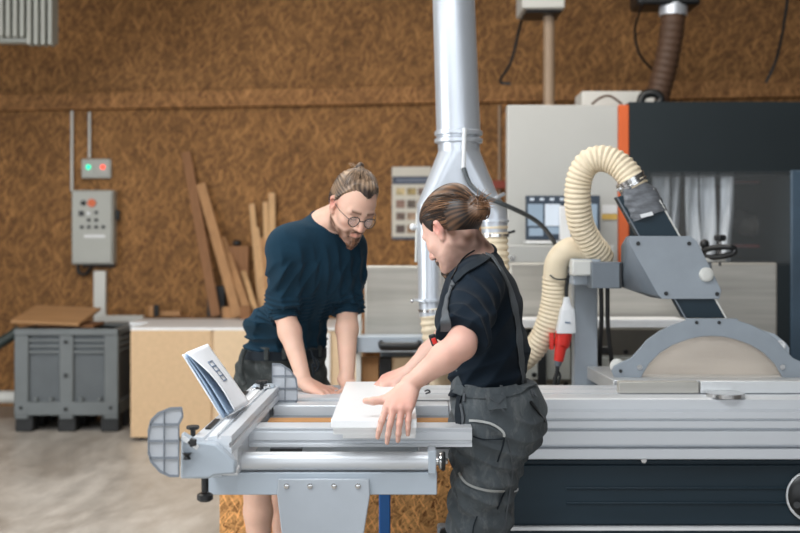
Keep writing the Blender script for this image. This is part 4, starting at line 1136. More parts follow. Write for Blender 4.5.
            for axis in range(3):
                sl0 = [slice(0, n)] * 3; sl1 = [slice(0, n)] * 3; sl1[axis] = slice(1, n + 1)
                a_, b_ = v[tuple(sl0)] < 0, v[tuple(sl1)] < 0
                for sign, m in ((1, a_ & ~b_), (-1, ~a_ & b_)):
                    e = np.argwhere(m) + b0
                    if not len(e): continue
                    u = (axis + 1) % 3; w = (axis + 2) % 3
                    du = np.zeros(3, int); du[u] = 1; dw = np.zeros(3, int); dw[w] = 1
                    ok = (e[:, u] > 0) & (e[:, w] > 0); e = e[ok]
                    qd = np.stack([key(e - du - dw), key(e - dw), key(e), key(e - du)], -1)
                    quads.append(qd if sign > 0 else qd[:, ::-1])
        verts = np.concatenate(verts); keys = np.concatenate(keys); quads = np.concatenate(quads)
        order = np.argsort(keys); keys = keys[order]; verts = verts[order]
        pos = np.searchsorted(keys, quads); pos = np.clip(pos, 0, len(keys) - 1)
        ok = (keys[pos] == quads).all(1)
        return verts, pos[ok]

def mesh_np(name, verts, quads, m, parent=None):
    me = bpy.data.meshes.new(name)
    me.vertices.add(len(verts)); me.vertices.foreach_set('co', verts.astype(np.float32).ravel())
    me.loops.add(quads.size); me.loops.foreach_set('vertex_index', quads.astype(np.int32).ravel())
    me.polygons.add(len(quads)); me.polygons.foreach_set('loop_start', np.arange(0, quads.size, 4, dtype=np.int32))
    me.polygons.foreach_set('loop_total', np.full(len(quads), 4, np.int32))
    me.update(calc_edges=True); me.validate()
    me.shade_smooth()
    return link(name, me, m, parent)

def smoothstep(a, b, x):
    t = np.clip((x - a) / (b - a), 0, 1); return t * t * (3 - 2 * t)
_rs = np.random.RandomState(5)
_K = _rs.normal(size=(10, 3)); _K /= np.linalg.norm(_K, axis=1)[:, None]; _PH = _rs.uniform(0, 6.28, 10)
def wav(q, f):
    """soft random field, about -1..1"""
    w = q * f
    w = w + .35 * np.sin(w[:, [1, 2, 0]] * 1.7 + 1.3)
    return sum(np.sin(w @ _K[i] * (1 + .13 * i) + _PH[i]) for i in range(6)) / 2.6
# ================================================================== people
def V3(*a): return np.array(a, float)
def npv(v): return np.array(v, float)
def unit(v): v = np.array(v, float); return v / np.linalg.norm(v)

class Frame:
    """local frame: fwd (nose), lft (the person's left), up"""
    def __init__(s, o, yaw, pitch=0, roll=0, scale=1.0):
        # yaw: heading angle of the nose in the ground plane (0 = +X, 90 = +Y); pitch > 0 looks down
        f0 = V3(math.cos(yaw), math.sin(yaw), 0); l = V3(-math.sin(yaw), math.cos(yaw), 0); u0 = V3(0, 0, 1)
        f = f0 * math.cos(pitch) - u0 * math.sin(pitch); u = u0 * math.cos(pitch) + f0 * math.sin(pitch)
        l2 = l * math.cos(roll) + u * math.sin(roll); u2 = u * math.cos(roll) - l * math.sin(roll)
        s.o = npv(o); s.f = f; s.l = l2; s.u = u2; s.s = scale
        s.rot = np.stack([f, l2, u2])
    def __call__(s, a, b, c): return s.o + s.s * (a * s.f + b * s.l + c * s.u)
    def loc(s, q): return ((q - s.o) @ s.rot.T) / s.s

def head(fd, H, neck_to, neck_r=.056, beard=False):
    S = H.s; e = lambda c, r, k=.02, sub=False, rot=None: fd.ell(H(*c), np.array(r) * S, H.rot if rot is None else rot, k * S, sub)
    c_ = lambda a, b, ra, rb=None, k=.015, sub=False: fd.cap(H(*a), H(*b), ra * S, (ra if rb is None else rb) * S, k * S, sub)
    e((-.014, 0, .036), (.098, .077, .086), .02)
    e((.028, 0, -.012), (.062, .064, .086), .03)
    e((.03, 0, -.068), (.054, .05, .044), .03)
    c_((-.004, .052, -.055), (.068, .018, -.100), .014, .013, .03); c_((-.004, -.052, -.055), (.068, -.018, -.100), .014, .013, .03)
    c_((.080, -.010, -.100), (.080, .010, -.100), .015, None, .02)
    for s_ in (1, -1):
        e((.056, s_ * .042, -.026), (.026, .022, .02), .025)
        c_((.084, s_ * .012, .016), (.076, s_ * .044, .018), .0095, .008, .018)
    e((.095, .032, -.004), (.014, .017, .012), .014, True); e((.095, -.032, -.004), (.014, .017, .012), .014, True)
    for s_ in (1, -1): e((.0765, s_ * .032, -.005), (.0125, .0145, .0115), .004)
    c_((.088, 0, .008), (.112, 0, -.036), .0075, .0115, .014)
    for s_ in (1, -1): c_((.094, s_ * .011, -.042), (.100, s_ * .011, -.041), .008, None, .008)
    c_((.089, -.021, -.0635), (.0965, 0, -.0635), .0045, .0062, .006); c_((.089, .021, -.0635), (.0965, 0, -.0635), .0045, .0062, .006)
    c_((.089, -.016, -.0735), (.0945, 0, -.076), .006, .0075, .006); c_((.089, .016, -.0735), (.0945, 0, -.076), .006, .0075, .006)
    for s_ in (1, -1):
        R = H.rot
        c_((-.004, s_ * .073, -.034), (-.014, s_ * .083, .014), .0085, .013, .006)
        e((-.008, s_ * .079, -.004), (.017, .009, .031), .008)
        e((-.004, s_ * .0875, .002), (.009, .007, .016), .006, True)
        c_((-.002, s_ * .072, -.032), (.0, s_ * .075, -.036), .008, None, .008)
    fd.cap(H(-.026, 0, -.035), neck_to, neck_r * .98, neck_r * 1.08, .03)

def limb(fd, pts, rs, k=.02, sq=None, amt=1):
    for i in range(len(pts) - 1): fd.cap(pts[i], pts[i + 1], rs[i], rs[i + 1], k, sq=sq, amt=amt)

def hand(fd, wrist, fwd, back, side, curls, spread=.10, s=1.0, thumb=None, wr=.026, palm_bend=0.0):
    """fwd: along the fingers, back: out of the back of the hand, side: towards the thumb"""
    fwd = unit(fwd); back = unit(back - fwd * (back @ fwd)); side = -unit(np.cross(fwd, back)) if side > 0 else unit(np.cross(fwd, back))
    w = npv(wrist)
    off = [.030, .010, -.010, -.028]; lens = [(.040, .024, .019), (.044, .028, .020), (.041, .026, .019), (.032, .020, .017)]
    reach = [.088, .091, .086, .078]
    fd.cap(w - fwd * .03 * s, w + fwd * .012 * s, wr * s, wr * .98 * s, .02, sq=back, amt=1.3)
    for i in range(4):
        k0 = w + fwd * .012 * s + side * off[i] * .55 * s
        kn = w + fwd * reach[i] * s + side * off[i] * 1.02 * s + back * (.002 if i in (1, 2) else -.001) * s
        fd.cap(k0, kn, .0165 * s, .0115 * s, .013)
        d = unit(fwd + side * spread * (1.5 - i) * .9); a = 0
        p = kn
        for j in range(3):
            a += math.radians(curls[i][j])
            dd = d * math.cos(a) - back * math.sin(a)
            q = p + dd * lens[i][j] * s
            r0 = (.0098, .0085, .0078)[j] * s * (.9 if i == 3 else 1); r1 = (.0087, .0078, .0066)[j] * s * (.9 if i == 3 else 1)
            fd.cap(p, q, r0, r1, .004)
            p = q
    # heel and ball of the thumb
    fd.cap(w + fwd * .02 * s + side * .016 * s - back * .006 * s, w + fwd * .052 * s + side * .030 * s - back * .006 * s, .018 * s, .015 * s, .014)
    fd.cap(w + fwd * .02 * s - side * .016 * s - back * .004 * s, w + fwd * .06 * s - side * .024 * s - back * .004 * s, .016 * s, .012 * s, .014)
    t = thumb or [(.55, .8, -.25), (.75, .6, -.1), (.85, .45, -.05)]
    p = w + fwd * .028 * s + side * .022 * s - back * .004 * s
    for j, L in enumerate((.040, .027, .021)):
        d = unit(fwd * t[j][0] + side * t[j][1] + back * t[j][2]); q = p + d * L * s
        fd.cap(p, q, (.0155, .0122, .0112)[j] * s, (.0122, .0112, .0085)[j] * s, (.012, .005, .004)[j]); p = q

# ------------------------------------------------------------------ materials of cloth, skin, hair
def skin_mat(name, base, red):
    t = NT(name)
    v = t.coord(); a = t.noise(v, 14, 4)
    at = t.n('ShaderNodeAttribute'); at.attribute_name = 'tint'
    sp = t.n('ShaderNodeSeparateColor'); t.l(at.outputs['Color'], sp.inputs[0])
    c = t.ramp(a, [(.3, scale_col(base, .93)), (.7, scale_col(base, 1.06))])
    c = t.mix(sp.outputs[0], c, red)                       # ears, nose, knuckles, lips
    c = t.mix(sp.outputs[1], c, srgb(88, 58, 42))         # stubble, brows
    c = t.mix(sp.outputs[2], c, srgb(46, 36, 32))          # lashes
    t.set('Base Color', c); t.set('Roughness', .48); t.set('Subsurface Weight', .12); t.set('Subsurface Radius', (.012, .004, .002)); t.set('Subsurface Scale', .6)
    t.set('Specular IOR Level', .35)
    t.bump(t.noise(v, 220, 3), .0006, .3)
    return t.m
def cloth(name, col, var=.25, weave=900, dust=0):
    t = NT(name); v = t.coord()
    a = t.noise(v, 9, 6, .65)
    c = t.ramp(a, [(.3, scale_col(col, 1 - var)), (.7, scale_col(col, 1 + var))])
    if dust:
        b = t.noise(t.coord((1, 1, .5)), 26, 6, .7, .5)
        c = t.mix(t.math('MULTIPLY', t.ramp(b, [(.5, (0, 0, 0)), (.75, (1, 1, 1))]), dust), c, srgb(150, 150, 148))
    t.set('Base Color', c); t.set('Roughness', .88); t.set('Specular IOR Level', .12); t.set('Sheen Weight', .04); t.set('Sheen Roughness', .5)
    t.bump(t.noise(v, weave, 2), .0008, .35)
    return t.m
def hair_mat(name, dark, light):
    t = NT(name)
    at = t.n('ShaderNodeAttribute'); at.attribute_name = 'tint'
    sp = t.n('ShaderNodeSeparateColor'); t.l(at.outputs['Color'], sp.inputs[0])
    t.set('Base Color', t.ramp(sp.outputs[0], [(.1, dark), (.9, light)])); t.set('Roughness', .42); t.set('Specular IOR Level', .5)
    return t.m
M['skin_a'] = skin_mat('fair_skin', srgb(212, 172, 152), srgb(196, 122, 106))
M['skin_b'] = skin_mat('fair_skin_pink', srgb(214, 174, 158), srgb(200, 124, 112))
M['sweater'] = cloth('navy_sweater', srgb(24, 50, 66), .2)
M['tee'] = cloth('dark_tee', srgb(20, 30, 40), .2)
M['trouser_a'] = cloth('dark_work_shorts', srgb(58, 62, 62), .2, dust=.25)
M['trouser_b'] = cloth('slate_dungarees', srgb(80, 86, 90), .25, dust=.4)
M['strap'] = cloth('strap_cloth', srgb(84, 88, 92), .15)
M['strap_dark'] = cloth('dark_strap_cloth', srgb(36, 42, 48), .15)
M['hair_a'] = hair_mat('light_brown_hair', srgb(44, 32, 26), srgb(166, 138, 112))
M['hair_b'] = hair_mat('brown_hair', srgb(32, 23, 19), srgb(150, 110, 80))
M['beard'] = hair_mat('brown_beard', srgb(66, 42, 30), srgb(120, 82, 58))

def set_tint(o, col):
    me = o.data; a = me.attributes.new('tint', 'FLOAT_COLOR', 'POINT')
    buf = np.ones((len(me.vertices), 4), np.float32); buf[:, :3] = col; a.data.foreach_set('color', buf.ravel())

def bump_at(q, c, r): return np.exp(-((q - npv(c)) ** 2).sum(1) / (r * r))

def face_tint(q, H, extra=(), beard=.35):
    t = np.zeros((len(q), 3)); L = H.loc(q)
    g = lambda c, r: np.exp(-((L - np.array(c)) ** 2).sum(1) / r ** 2)
    ear = np.maximum(g((-.01, .085, 0), .03), g((-.01, -.085, 0), .03)) * (np.abs(L[:, 1]) > .07)
    t[:, 0] = np.clip(.75 * ear + .45 * g((.115, 0, -.036), .018) + .22 * (g((.07, .045, -.03), .025) + g((.07, -.045, -.03), .025)), 0, 1)
    lips = np.exp(-((L[:, 2] + .069) / .0085) ** 4) * (np.abs(L[:, 1]) < .022) * (L[:, 0] > .085)
    t[:, 0] = np.maximum(t[:, 0], .6 * lips)
    brow = np.exp(-((L[:, 2] - .021) / .005) ** 2) * (np.abs(L[:, 1]) > .012) * (np.abs(L[:, 1]) < .048) * (L[:, 0] > .06)
    t[:, 1] = .9 * brow
    lash = np.exp(-((L[:, 2] + .0105) / .0028) ** 2) * (np.abs(np.abs(L[:, 1]) - .032) < .013) * (L[:, 0] > .07)
    t[:, 2] = .75 * lash
    # stubble round the jaw
    jaw = smoothstep(.0, .014, -.062 + .45 * np.maximum(.03 - L[:, 0], 0) + .02 * smoothstep(.07, .09, L[:, 0]) - L[:, 2] ) * smoothstep(-.03, -.012, L[:, 0]) * (L[:, 2] > -.125)
    t[:, 1] = np.maximum(t[:, 1], beard * jaw * (1 - lips) * (.85 + .2 * wav(L, 150)))
    for c, r, v in extra: t[:, 0] = np.maximum(t[:, 0], v * bump_at(q, c, r))
    return t

def tubes_mesh(name, strands, m, parent, n=5, tint=None):
    """many thin hair tubes in one mesh; strands: list of (points, radius)"""
    mb = MB(); tv = []
    for i, (pts, r) in enumerate(strands):
        k = len(pts); rr = [r * (1 - .6 * abs(2 * j / (k - 1) - 1) ** 2.5) for j in range(k)]
        b = len(mb.v); mb.tube(pts, rr, n, True); tv += [tint[i] if tint else .5] * (len(mb.v) - b)
    o = mb.build(name, m, parent, angle=80)
    col = np.zeros((len(tv), 3)); col[:, 0] = tv; set_tint(o, col)
    return o

# ================================================================== the man in the navy sweater (behind the carriage)
def man_a():
    root = empty('person', (-.44, 4.6, 0), 'bearded person in round glasses and navy sweater leaning both hands on the saw carriage', 'person', None)
    yaw = math.radians(-57)
    H = Frame(P(353, 206, 4.17), math.radians(-62), math.radians(33), math.radians(-6), 1.0)
    nb = npv(P(326, 224, 4.29))                                   # base of the neck
    Sr = npv(P(277, 247, 4.24)); Sl = npv(P(347, 243, 4.42))       # shoulder joints (person's right is at picture left)
    Sr = npv(P(289, 247, 4.22)); Sl = npv(P(345, 247, 4.36))
    Er = npv(P(284, 312, 4.34)); El = npv(P(347, 308, 4.44))
    Wr = npv(P(304, 380, 4.17)); Wl = npv(P(347, 381, 4.22))
    hip = npv(P(285, 352, 4.62)); 
    sx, sy = math.cos(yaw + PI / 2), math.sin(yaw + PI / 2)        # direction of the person's left
    lf = V3(sx, sy, 0); fw = V3(math.cos(yaw), math.sin(yaw), 0)
    yl = yaw + PI / 2
    # torso sections: half width along lf, half depth along fw
    chest = (Sr + Sl) / 2
    secs = []
    def sec(p, w, d): secs.append((p, w, d, yl))
    pel = V3(hip[0], hip[1], .93)
    B = Field()
    sec(V3(hip[0], hip[1], .86), .165, .11); sec(V3(hip[0], hip[1], .95), .168, .115); sec(V3(hip[0], hip[1] - .02, 1.05), .15, .105)
    sec(hip + V3(.02, -.12, .16), .135, .092); sec(chest + V3(-.02, .13, -.17), .145, .095); sec(chest + V3(-.008, .06, -.07), .15, .09); sec(chest + V3(0, .02, .02), .12, .075)
    B.loft(secs, .03)
    B.cap(Sr, nb + V3(0, 0, -.01), .055, .05, .05); B.cap(Sl, nb + V3(0, 0, -.01), .055, .05, .05)
    head(B, H, nb, .056)
    for S_, E_, W_ in ((Sr, Er, Wr), (Sl, El, Wl)):
        B.cap(S_, E_, .056, .043, .04)
        d = W_ - E_
        B.cap(E_, E_ + d * .3, .042, .043, .02); B.cap(E_ + d * .3, W_ - unit(d) * .01, .043, .0275, .02, )
    # legs
    K = []
    for s_ in (-1, 1):
        h0 = V3(hip[0], hip[1], .9) + lf * .085 * s_
        kx = P(256, 0, 4.45).x if s_ < 0 else P(281, 0, 4.66).x
        kn = V3(kx, 4.46 if s_ < 0 else 4.68, .52); an = V3(kx + .01, (4.5 if s_ < 0 else 4.70), .09)
        K.append((h0, kn, an))
        B.cap(h0, kn, .088, .058, .03); B.cap(kn, kn + (an - kn) * .35 + V3(0, .02, 0), .056, .057, .02); B.cap(kn + (an - kn) * .35 + V3(0, .02, 0), an, .057, .036, .02)
        B.cap(an + V3(0, .02, -.04), an + fw * .14 + V3(0, 0, -.06), .035, .028, .02)
    # hands: flat on the carriage
    hand(B, Wr + V3(.004, -.004, -.012), (.86, -.42, -.30), V3(.25, -.1, 1.0), 1, [(14, 12, 6), (12, 12, 8), (10, 12, 8), (8, 14, 8)], .18, 1.12, [(.35, .9, -.1), (.6, .75, .05), (.75, .6, .0)])
    hand(B, Wl + V3(.004, -.004, -.012), (.55, -.72, -.42), V3(.3, -.35, 1.0), -1, [(16, 14, 6), (14, 14, 8), (12, 14, 8), (10, 14, 8)], .13, 1.0, [(.35, .9, -.1), (.6, .75, .05), (.75, .6, .0)])
    v, q = B.poly(.0034)
    body = mesh_np('body', v, q, M['skin_a'], root)
    set_tint(body, face_tint(v, H, [(Wr + V3(.09, -.05, -.02), .06, .35), (Er, .06, .25), (Wl + V3(.04, -.06, -.03), .06, .3)], .95))
    # ---------------- sweater
    S = Field(); secs2 = []
    def s2(p, w, d, y=yl): secs2.append((p, w, d, y))
    s2(V3(hip[0] + .0, hip[1] - .01, 1.005), .168, .125); s2(V3(hip[0] + .01, hip[1] - .03, 1.06), .170, .128); s2(hip + V3(.02, -.11, .14), .168, .122); s2(chest + V3(-.025, .14, -.19), .174, .124)
    s2(chest + V3(-.008, .055, -.08), .178, .122); s2(chest + V3(.0, .012, .02), .15, .10); s2(chest + V3(.01, .01, .065), .10, .08)
    S.loft(secs2, .03, 2.4)
    up = V3(0, 0, .012)
    S.cap(Sr + up * 0, nb + V3(-.01, .015, -.012), .074, .062, .05); S.cap(Sl, nb + V3(.0, .015, -.012), .072, .06, .05)
    S.cap(Sr, Er, .077, .062, .05); S.cap(Sl, El, .076, .06, .045)
    S.cap(Er, Er + (Wr - Er) * .07, .060, .055, .02); S.cap(El, El + (Wl - El) * .06, .059, .054, .02)
    S.cap(Er - (Er - Sr) * .22, Er + (Wr - Er) * .02, .064, .062, .02); S.cap(El - (El - Sl) * .22, El + (Wl - El) * .02, .062, .060, .02)
    neckdir = unit(unit(npv(H(-.02, 0, -.09)) - nb) * .55 + V3(0, 0, .75))
    def post(p, d):
        # sleeve bunching near the elbow
        out = d
        for A_, B_ in ((Sr, Er), (Sl, El)):
            ax_ = unit(B_ - A_); t = (p - A_) @ ax_; L = np.linalg.norm(B_ - A_)
            rad = np.linalg.norm((p - A_) - np.outer(t, ax_), axis=1)
            m = smoothstep(L * .55, L * .9, t) * (rad < .12) * (t < L + .07)
            ang = (p - A_) @ unit(np.cross(ax_, V3(0, 1, .2)))
            out = out - .0105 * m * (.5 - np.abs(np.sin(t * 125 + 16 * ang + 1.6 * wav(p, 12))))
            # long folds on the upper sleeve
            m2 = smoothstep(.0, .05, t) * smoothstep(L * .8, L * .5, t) * (rad < .13)
            out = out - .010 * m2 * (.5 - np.abs(np.sin(ang * 58 + t * 26 + 2.0 * wav(p, 9))))
        # pulls from shoulders down the chest
        r_ = p - chest; a1 = r_ @ lf; a2 = r_[:, 2]; b1 = r_ @ fw
        m3 = smoothstep(.04, -.06, a2)
        out = out - .011 * m3 * (.5 - np.abs(np.sin(a1 * 55 + 2.2 * wav(p, 7) + a2 * 12))) - .003 * m3 * wav(p * np.array([1, 1, .45]), 42)
        low = smoothstep(1.16, 1.05, p[:, 2])
        out = out - .010 * low * (.5 - np.abs(np.sin(p[:, 2] * 62 + 1.8 * wav(p, 9))))
        # hem, neckline, cuffs
        out = np.maximum(out, 1.018 + .02 * (p @ fw - hip @ fw) * 0 - p[:, 2])
        nk = np.linalg.norm((p - nb) - np.outer((p - nb) @ neckdir, neckdir), axis=1)
        tn = (p - nb) @ neckdir
        out = np.maximum(out, np.where(tn > .002, .066 - nk + 0 * tn, -1) * 1.0)
        out = np.where(nk < .1, np.maximum(out, tn - .03), out)
        for E_, W_, S_ in ((Er, Wr, Sr), (El, Wl, Sl)):
            ax_ = unit(W_ - E_); t = (p - E_) @ ax_; near = (np.linalg.norm((p - E_) - np.outer(t, ax_), axis=1) < .072) & (t < .2)
            out = np.where(near, np.maximum(out, t - .012), out)
        return out
    v, q = S.poly(.0042, post)
    mesh_np('sweater', v, q, M['sweater'], root)
    for E_, W_, S_ in ((Er, Wr, Sr), (El, Wl, Sl)):
        ax1 = unit(W_ - E_); ax0 = unit(E_ - S_); cf = MB()
        for t_, r_, k_ in ((-.045, .056, .011), (-.026, .0535, .012), (-.008, .0505, .011), (.008, .0485, .010), (.022, .0465, .008)):
            c_ = E_ + (ax1 if t_ > 0 else ax0) * t_; d_ = unit(ax0 + ax1 + V3(.12 * math.sin(t_ * 90), .1 * math.cos(t_ * 70), .1)); u1, v1, _ = orient(Vector(d_))
            cf.tube([Vector(c_) + (u1 * math.cos(a) + v1 * math.sin(a)) * (r_ + .0025 * math.sin(3 * a + t_ * 200)) for a in [2 * PI * k / 32 for k in range(33)]], k_, 8)
        cf.build('pushed_up_cuff', M['sweater'], root, angle=80)
    # ribbed collar
    cpts = []
    u_, w_, d_ = orient(Vector(neckdir))
    for k in range(33):
        a = 2 * PI * k / 32
        cpts.append(Vector(nb) + Vector(neckdir) * (.018 + .012 * math.sin(a + 2)) + u_ * math.cos(a) * .066 + w_ * math.sin(a) * .066)
    MB().tube(cpts, .0075, 8).build('sweater_collar', M['sweater'], root)
    # ---------------- shorts with belt
    T = Field()
    T.loft([(V3(hip[0], hip[1], .70), .172, .122, yl), (V3(hip[0], hip[1], .82), .182, .135, yl), (V3(hip[0] - .004, hip[1], .92), .180, .138, yl), (V3(hip[0], hip[1] - .01, 1.0), .170, .128, yl), (V3(hip[0], hip[1] - .02, 1.045), .166, .124, yl)], .03, 2.4)
    for (h0, kn, an) in K: T.cap(h0 + V3(0, 0, -.05), kn + V3(0, 0, .04), .104, .086, .04)
    # pouch on the hip
    pc = V3(hip[0], hip[1], .935) - lf * .17 - fw * .02
    T.ell(pc + V3(-.01, 0, -.02), (.035, .05, .075), None, .03)
    def postT(p, d):
        out = d - .0035 * np.sin(p[:, 2] * 75 + 4 * wav(p, 8)) - .003 * wav(p, 30)
        out = np.maximum(out, p[:, 2] - 1.04)
        out = np.maximum(out, .575 - p[:, 2])
        return out
    v, q = T.poly(.0045, postT)
    mesh_np('work_shorts', v, q, M['trouser_a'], root)
    bl = MB()
    def ring(z, w, d, th, hgt, cx, cy, yv):
        vs = []
        n = 56
        for zz in (z, z + hgt):
            for r_ in (0, th):
                for k in range(n):
                    a = 2 * PI * k / n; c, s = math.cos(a), math.sin(a)
                    x = (w + r_) * abs(c) ** .87 * (1 if c > 0 else -1); y = (d + r_) * abs(s) ** .87 * (1 if s > 0 else -1)
                    vs.append((cx + x * math.cos(yv) - y * math.sin(yv), cy + x * math.sin(yv) + y * math.cos(yv), zz))
        fs = []
        for k in range(n):
            j = (k + 1) % n
            fs += [(n + k, n + j, 3 * n + j, 3 * n + k), (k, 2 * n + k, 2 * n + j, j), (2 * n + k, 3 * n + k, 3 * n + j, 2 * n + j), (k, j, n + j, n + k)]
        return vs, fs
    bl.add(*ring(.985, .172, .130, .006, .036, hip[0], hip[1] - .012, yl)); bl.build('belt', M['strap_dark'], root)
    for t_ in (-.14, -.07, .02, .10):
        c0 = V3(hip[0], hip[1] - .012, 1.0) + fw * (.134 if abs(t_) < .08 else .115) + lf * t_
        MB().box(c0 - .009, c0 + np.array([.009, .009, .036])).build('belt_loop', M['trouser_a'], root, bevel=.003)
    # belt pouch tools: strap with buckle on the picture-left hip
    c0 = V3(hip[0], hip[1] - .01, .99) - lf * .17 + fw * .02
    MB().tube(smooth_path([c0 + V3(-.015, -.03, .04), c0 + V3(-.028, -.035, .0), c0 + V3(-.03, -.035, -.06), c0 + V3(-.015, -.04, -.1)], 5), .012, 8).build('belt_strap', M['trouser_a'], root)
    dc = P(313, 357, 4.44)
    MB().tube(smooth_path([dc + Vector((-.01, .02, .03)), dc + Vector((.0, 0, 0)), dc + Vector((.012, 0, -.04)), dc + Vector((-.002, 0, -.03)), dc + Vector((.004, 0, -.08))], 5), .004, 6).build('drawstring', M['strap_dark'], root)
    MB().tube(smooth_path([dc + Vector((.0, 0, 0)), dc + Vector((.022, .0, -.02)), dc + Vector((.018, 0, -.05)), dc + Vector((-.0, 0, -.06))], 5), .004, 6).build('drawstring', M['strap_dark'], root)
    # shoes
    for (h0, kn, an) in K:
        sh = Field(); sh.cap(an + V3(0, .02, -.045), an + fw * .17 + V3(0, 0, -.06), .043, .038, .03); sh.cap(an + V3(0, .01, -.03), an + V3(0, .01, .03), .046, .046, .03)
        v, q = sh.poly(.007, lambda p, d: np.maximum(d, .004 - p[:, 2])); mesh_np('work_shoe', v, q, M['black'], root)
    # ---------------- hair, bun, beard
    Hf = Field()
    e = lambda c, r, k=.012, sub=False: Hf.ell(H(*c), r, H.rot, k, sub)
    e((-.020, 0, .045), (.100, .0835, .0885), .02)
    e((.03, 0, .088), (.055, .05, .034), .03)
    e((-.052, 0, .118), (.024, .024, .018), .012)
    e((-.060, .004, .135), (.015, .015, .02), .01)
    Hf.cap(H(.004, .076, .03), H(.006, .074, -.012), .011, .008, .015); Hf.cap(H(.004, -.076, .03), H(.006, -.074, -.012), .011, .008, .015)
    e((-.065, 0, -.01), (.05, .068, .06), .03)
    def hpost(p, d):
        L = H.loc(p)
        # hairline: receding temples
        front = L[:, 0] - (.036 + .040 * np.exp(-((L[:, 1] - .004) / .032) ** 2) + .012 * wav(L, 40) * .4 - .2 * np.maximum(np.abs(L[:, 1]) - .045, 0) - .35 * np.maximum(.09 - L[:, 2], 0))
        side = np.where(L[:, 2] < .075, L[:, 0] - (.018 + .25 * (L[:, 2])), -1)
        out = np.maximum(d, np.minimum(front, 1)); out = np.maximum(out, side)
        ang = np.arctan2(L[:, 1], L[:, 2] - .02)
        out = out - .0012 * np.sin(ang * 40 + 5 * wav(L, 25)) * (L[:, 2] < .135)
        out = np.maximum(out, -.055 - L[:, 2])
        return out
    v, q = Hf.poly(.0028, hpost)
    hair = mesh_np('hair', v, q, M['hair_a'], root)
    L = H.loc(v); ang = np.arctan2(L[:, 1], L[:, 2] - .02)
    tn = .42 + .16 * np.sin(ang * 40 + 5 * wav(L, 25)) + .28 * wav(L, 60) - .45 * smoothstep(.03, -.01, L[:, 2]) - .55 * bump_at(v, H(-.052, 0, .118), .024) - .45 * bump_at(v, H(.085, .0, .09), .03)  # low hair by the ears darker: sideburns, with the shadowy side painted in
    set_tint(hair, np.stack([np.clip(tn, 0, 1)] * 3, 1))
    rs = random.Random(3); st = []; ti = []
    for k in range(240):
        b = rs.uniform(-1.25, 1.25); x0 = .03 + .045 * math.exp(-(b / .25) ** 2) - .015 * abs(b) + rs.uniform(-.008, .008)
        pts = []
        for j in range(9):
            t = j / 8
            a = b * (1 - t) ** .9
            x = x0 + (-.050 - x0) * t
            rr_y, rr_z = .0845, .090
            xs = (x + .020) / .101; m = math.sqrt(max(.02, 1 - xs * xs))
            yy = math.sin(a) * rr_y * m; zz = .045 + math.cos(a) * rr_z * m + (.004 + .006 * math.sin(t * PI) + rs.uniform(-.0012, .0012))
            if t > .85: zz += .012 * (t - .85) / .15
            pts.append(Vector(H(x, yy, zz)))
        st.append((pts, rs.uniform(.0008, .0016))); ti.append(min(1, max(0, rs.gauss(.5, .25))))
    for k in range(14):   # loose ends at the back
        y = rs.uniform(-.02, .02); z0 = rs.uniform(.11, .14)
        pts = [Vector(H(-.055 - t * rs.uniform(.02, .055), y + t * rs.uniform(-.02, .02), z0 + t * rs.uniform(-.03, .02))) for t in (0, .3, .6, 1)]
        st.append((pts, .0011)); ti.append(rs.uniform(.5, 1))
    tubes_mesh('hair_strands', st, M['hair_a'], hair, 4, ti)
    MB().lathe([(.014, -.005), (.019, -.002), (.019, .004), (.014, .007)], H(-.053, 0, .125), H(-.06, 0, .2) - H(-.053, 0, .125), 20).build('hair_tie', M['black'], hair)
    Bd = Field()
    b_ = lambda a, c, ra, rb=None, k=.012, sub=False: Bd.cap(H(*a), H(*c), ra, rb, k, sub)
    for s_ in (1, -1):
        b_((.052, s_ * .030, -.103), (.084, 0, -.108), .010, .014); b_((.086, s_ * .024, -.082), (.082, s_ * .018, -.100), .003, .008)
        b_((.094, s_ * .022, -.062), (.0985, s_ * .004, -.0535), .0025, .003, .006)
    b_((.092, 0, -.088), (.09, 0, -.106), .009, .016); b_((.076, 0, -.108), (.084, 0, -.126), .020, .013)
    def bpost(p, d):
        L = H.loc(p); return d - .0014 * np.sin(L[:, 1] * 900 + 4 * wav(L, 60)) - .0012 * wav(p, 260)
    v, q = Bd.poly(.0026, bpost)
    bd = mesh_np('beard', v, q, M['beard'], root)
    set_tint(bd, np.stack([np.clip(.5 + .5 * wav(v, 300), 0, 1)] * 3, 1))
    # ---------------- glasses
    gm = M['black']; gl = MB()
    for s_ in (1, -1):
        pts = [Vector(H(.106 - .008 * abs(math.cos(a)), s_ * .0335 + .0225 * math.cos(a), -.010 + .0205 * math.sin(a))) for a in [2 * PI * k / 28 for k in range(29)]]
        gl.tube(pts, .0019, 6)
        gl.tube([Vector(H(.097, s_ * .056, -.004)), Vector(H(.05, s_ * .076, .0)), Vector(H(-.004, s_ * .081, .006)), Vector(H(-.022, s_ * .08, -.012))], .0013, 6)
    gl.tube([Vector(H(.101, .011, -.006)), Vector(H(.111, .0, -.001)), Vector(H(.101, -.011, -.006))], .0015, 6)
    go = gl.build('glasses', gm, root)
    lm = NT('lens'); lm.set('Base Color', (.9, .93, .95, 1)); lm.set('Roughness', .05); lm.set('Alpha', .16)
    for s_ in (1, -1):
        vs = [Vector(H(.106 - .008 * abs(math.cos(a)), s_ * .0335 + .0220 * math.cos(a), -.010 + .020 * math.sin(a))) for a in [2 * PI * k / 24 for k in range(24)]]
        c = Vector(H(.107, s_ * .0335, -.010))
        o = MB().add([c] + vs, [(0, 1 + k, 1 + (k + 1) % 24) for k in range(24)]).build('lens', lm.m, go)
    # ring on a finger
    rp = npv(Wr) + unit((.86, -.42, -.30)) * .118
    return root
man_a()
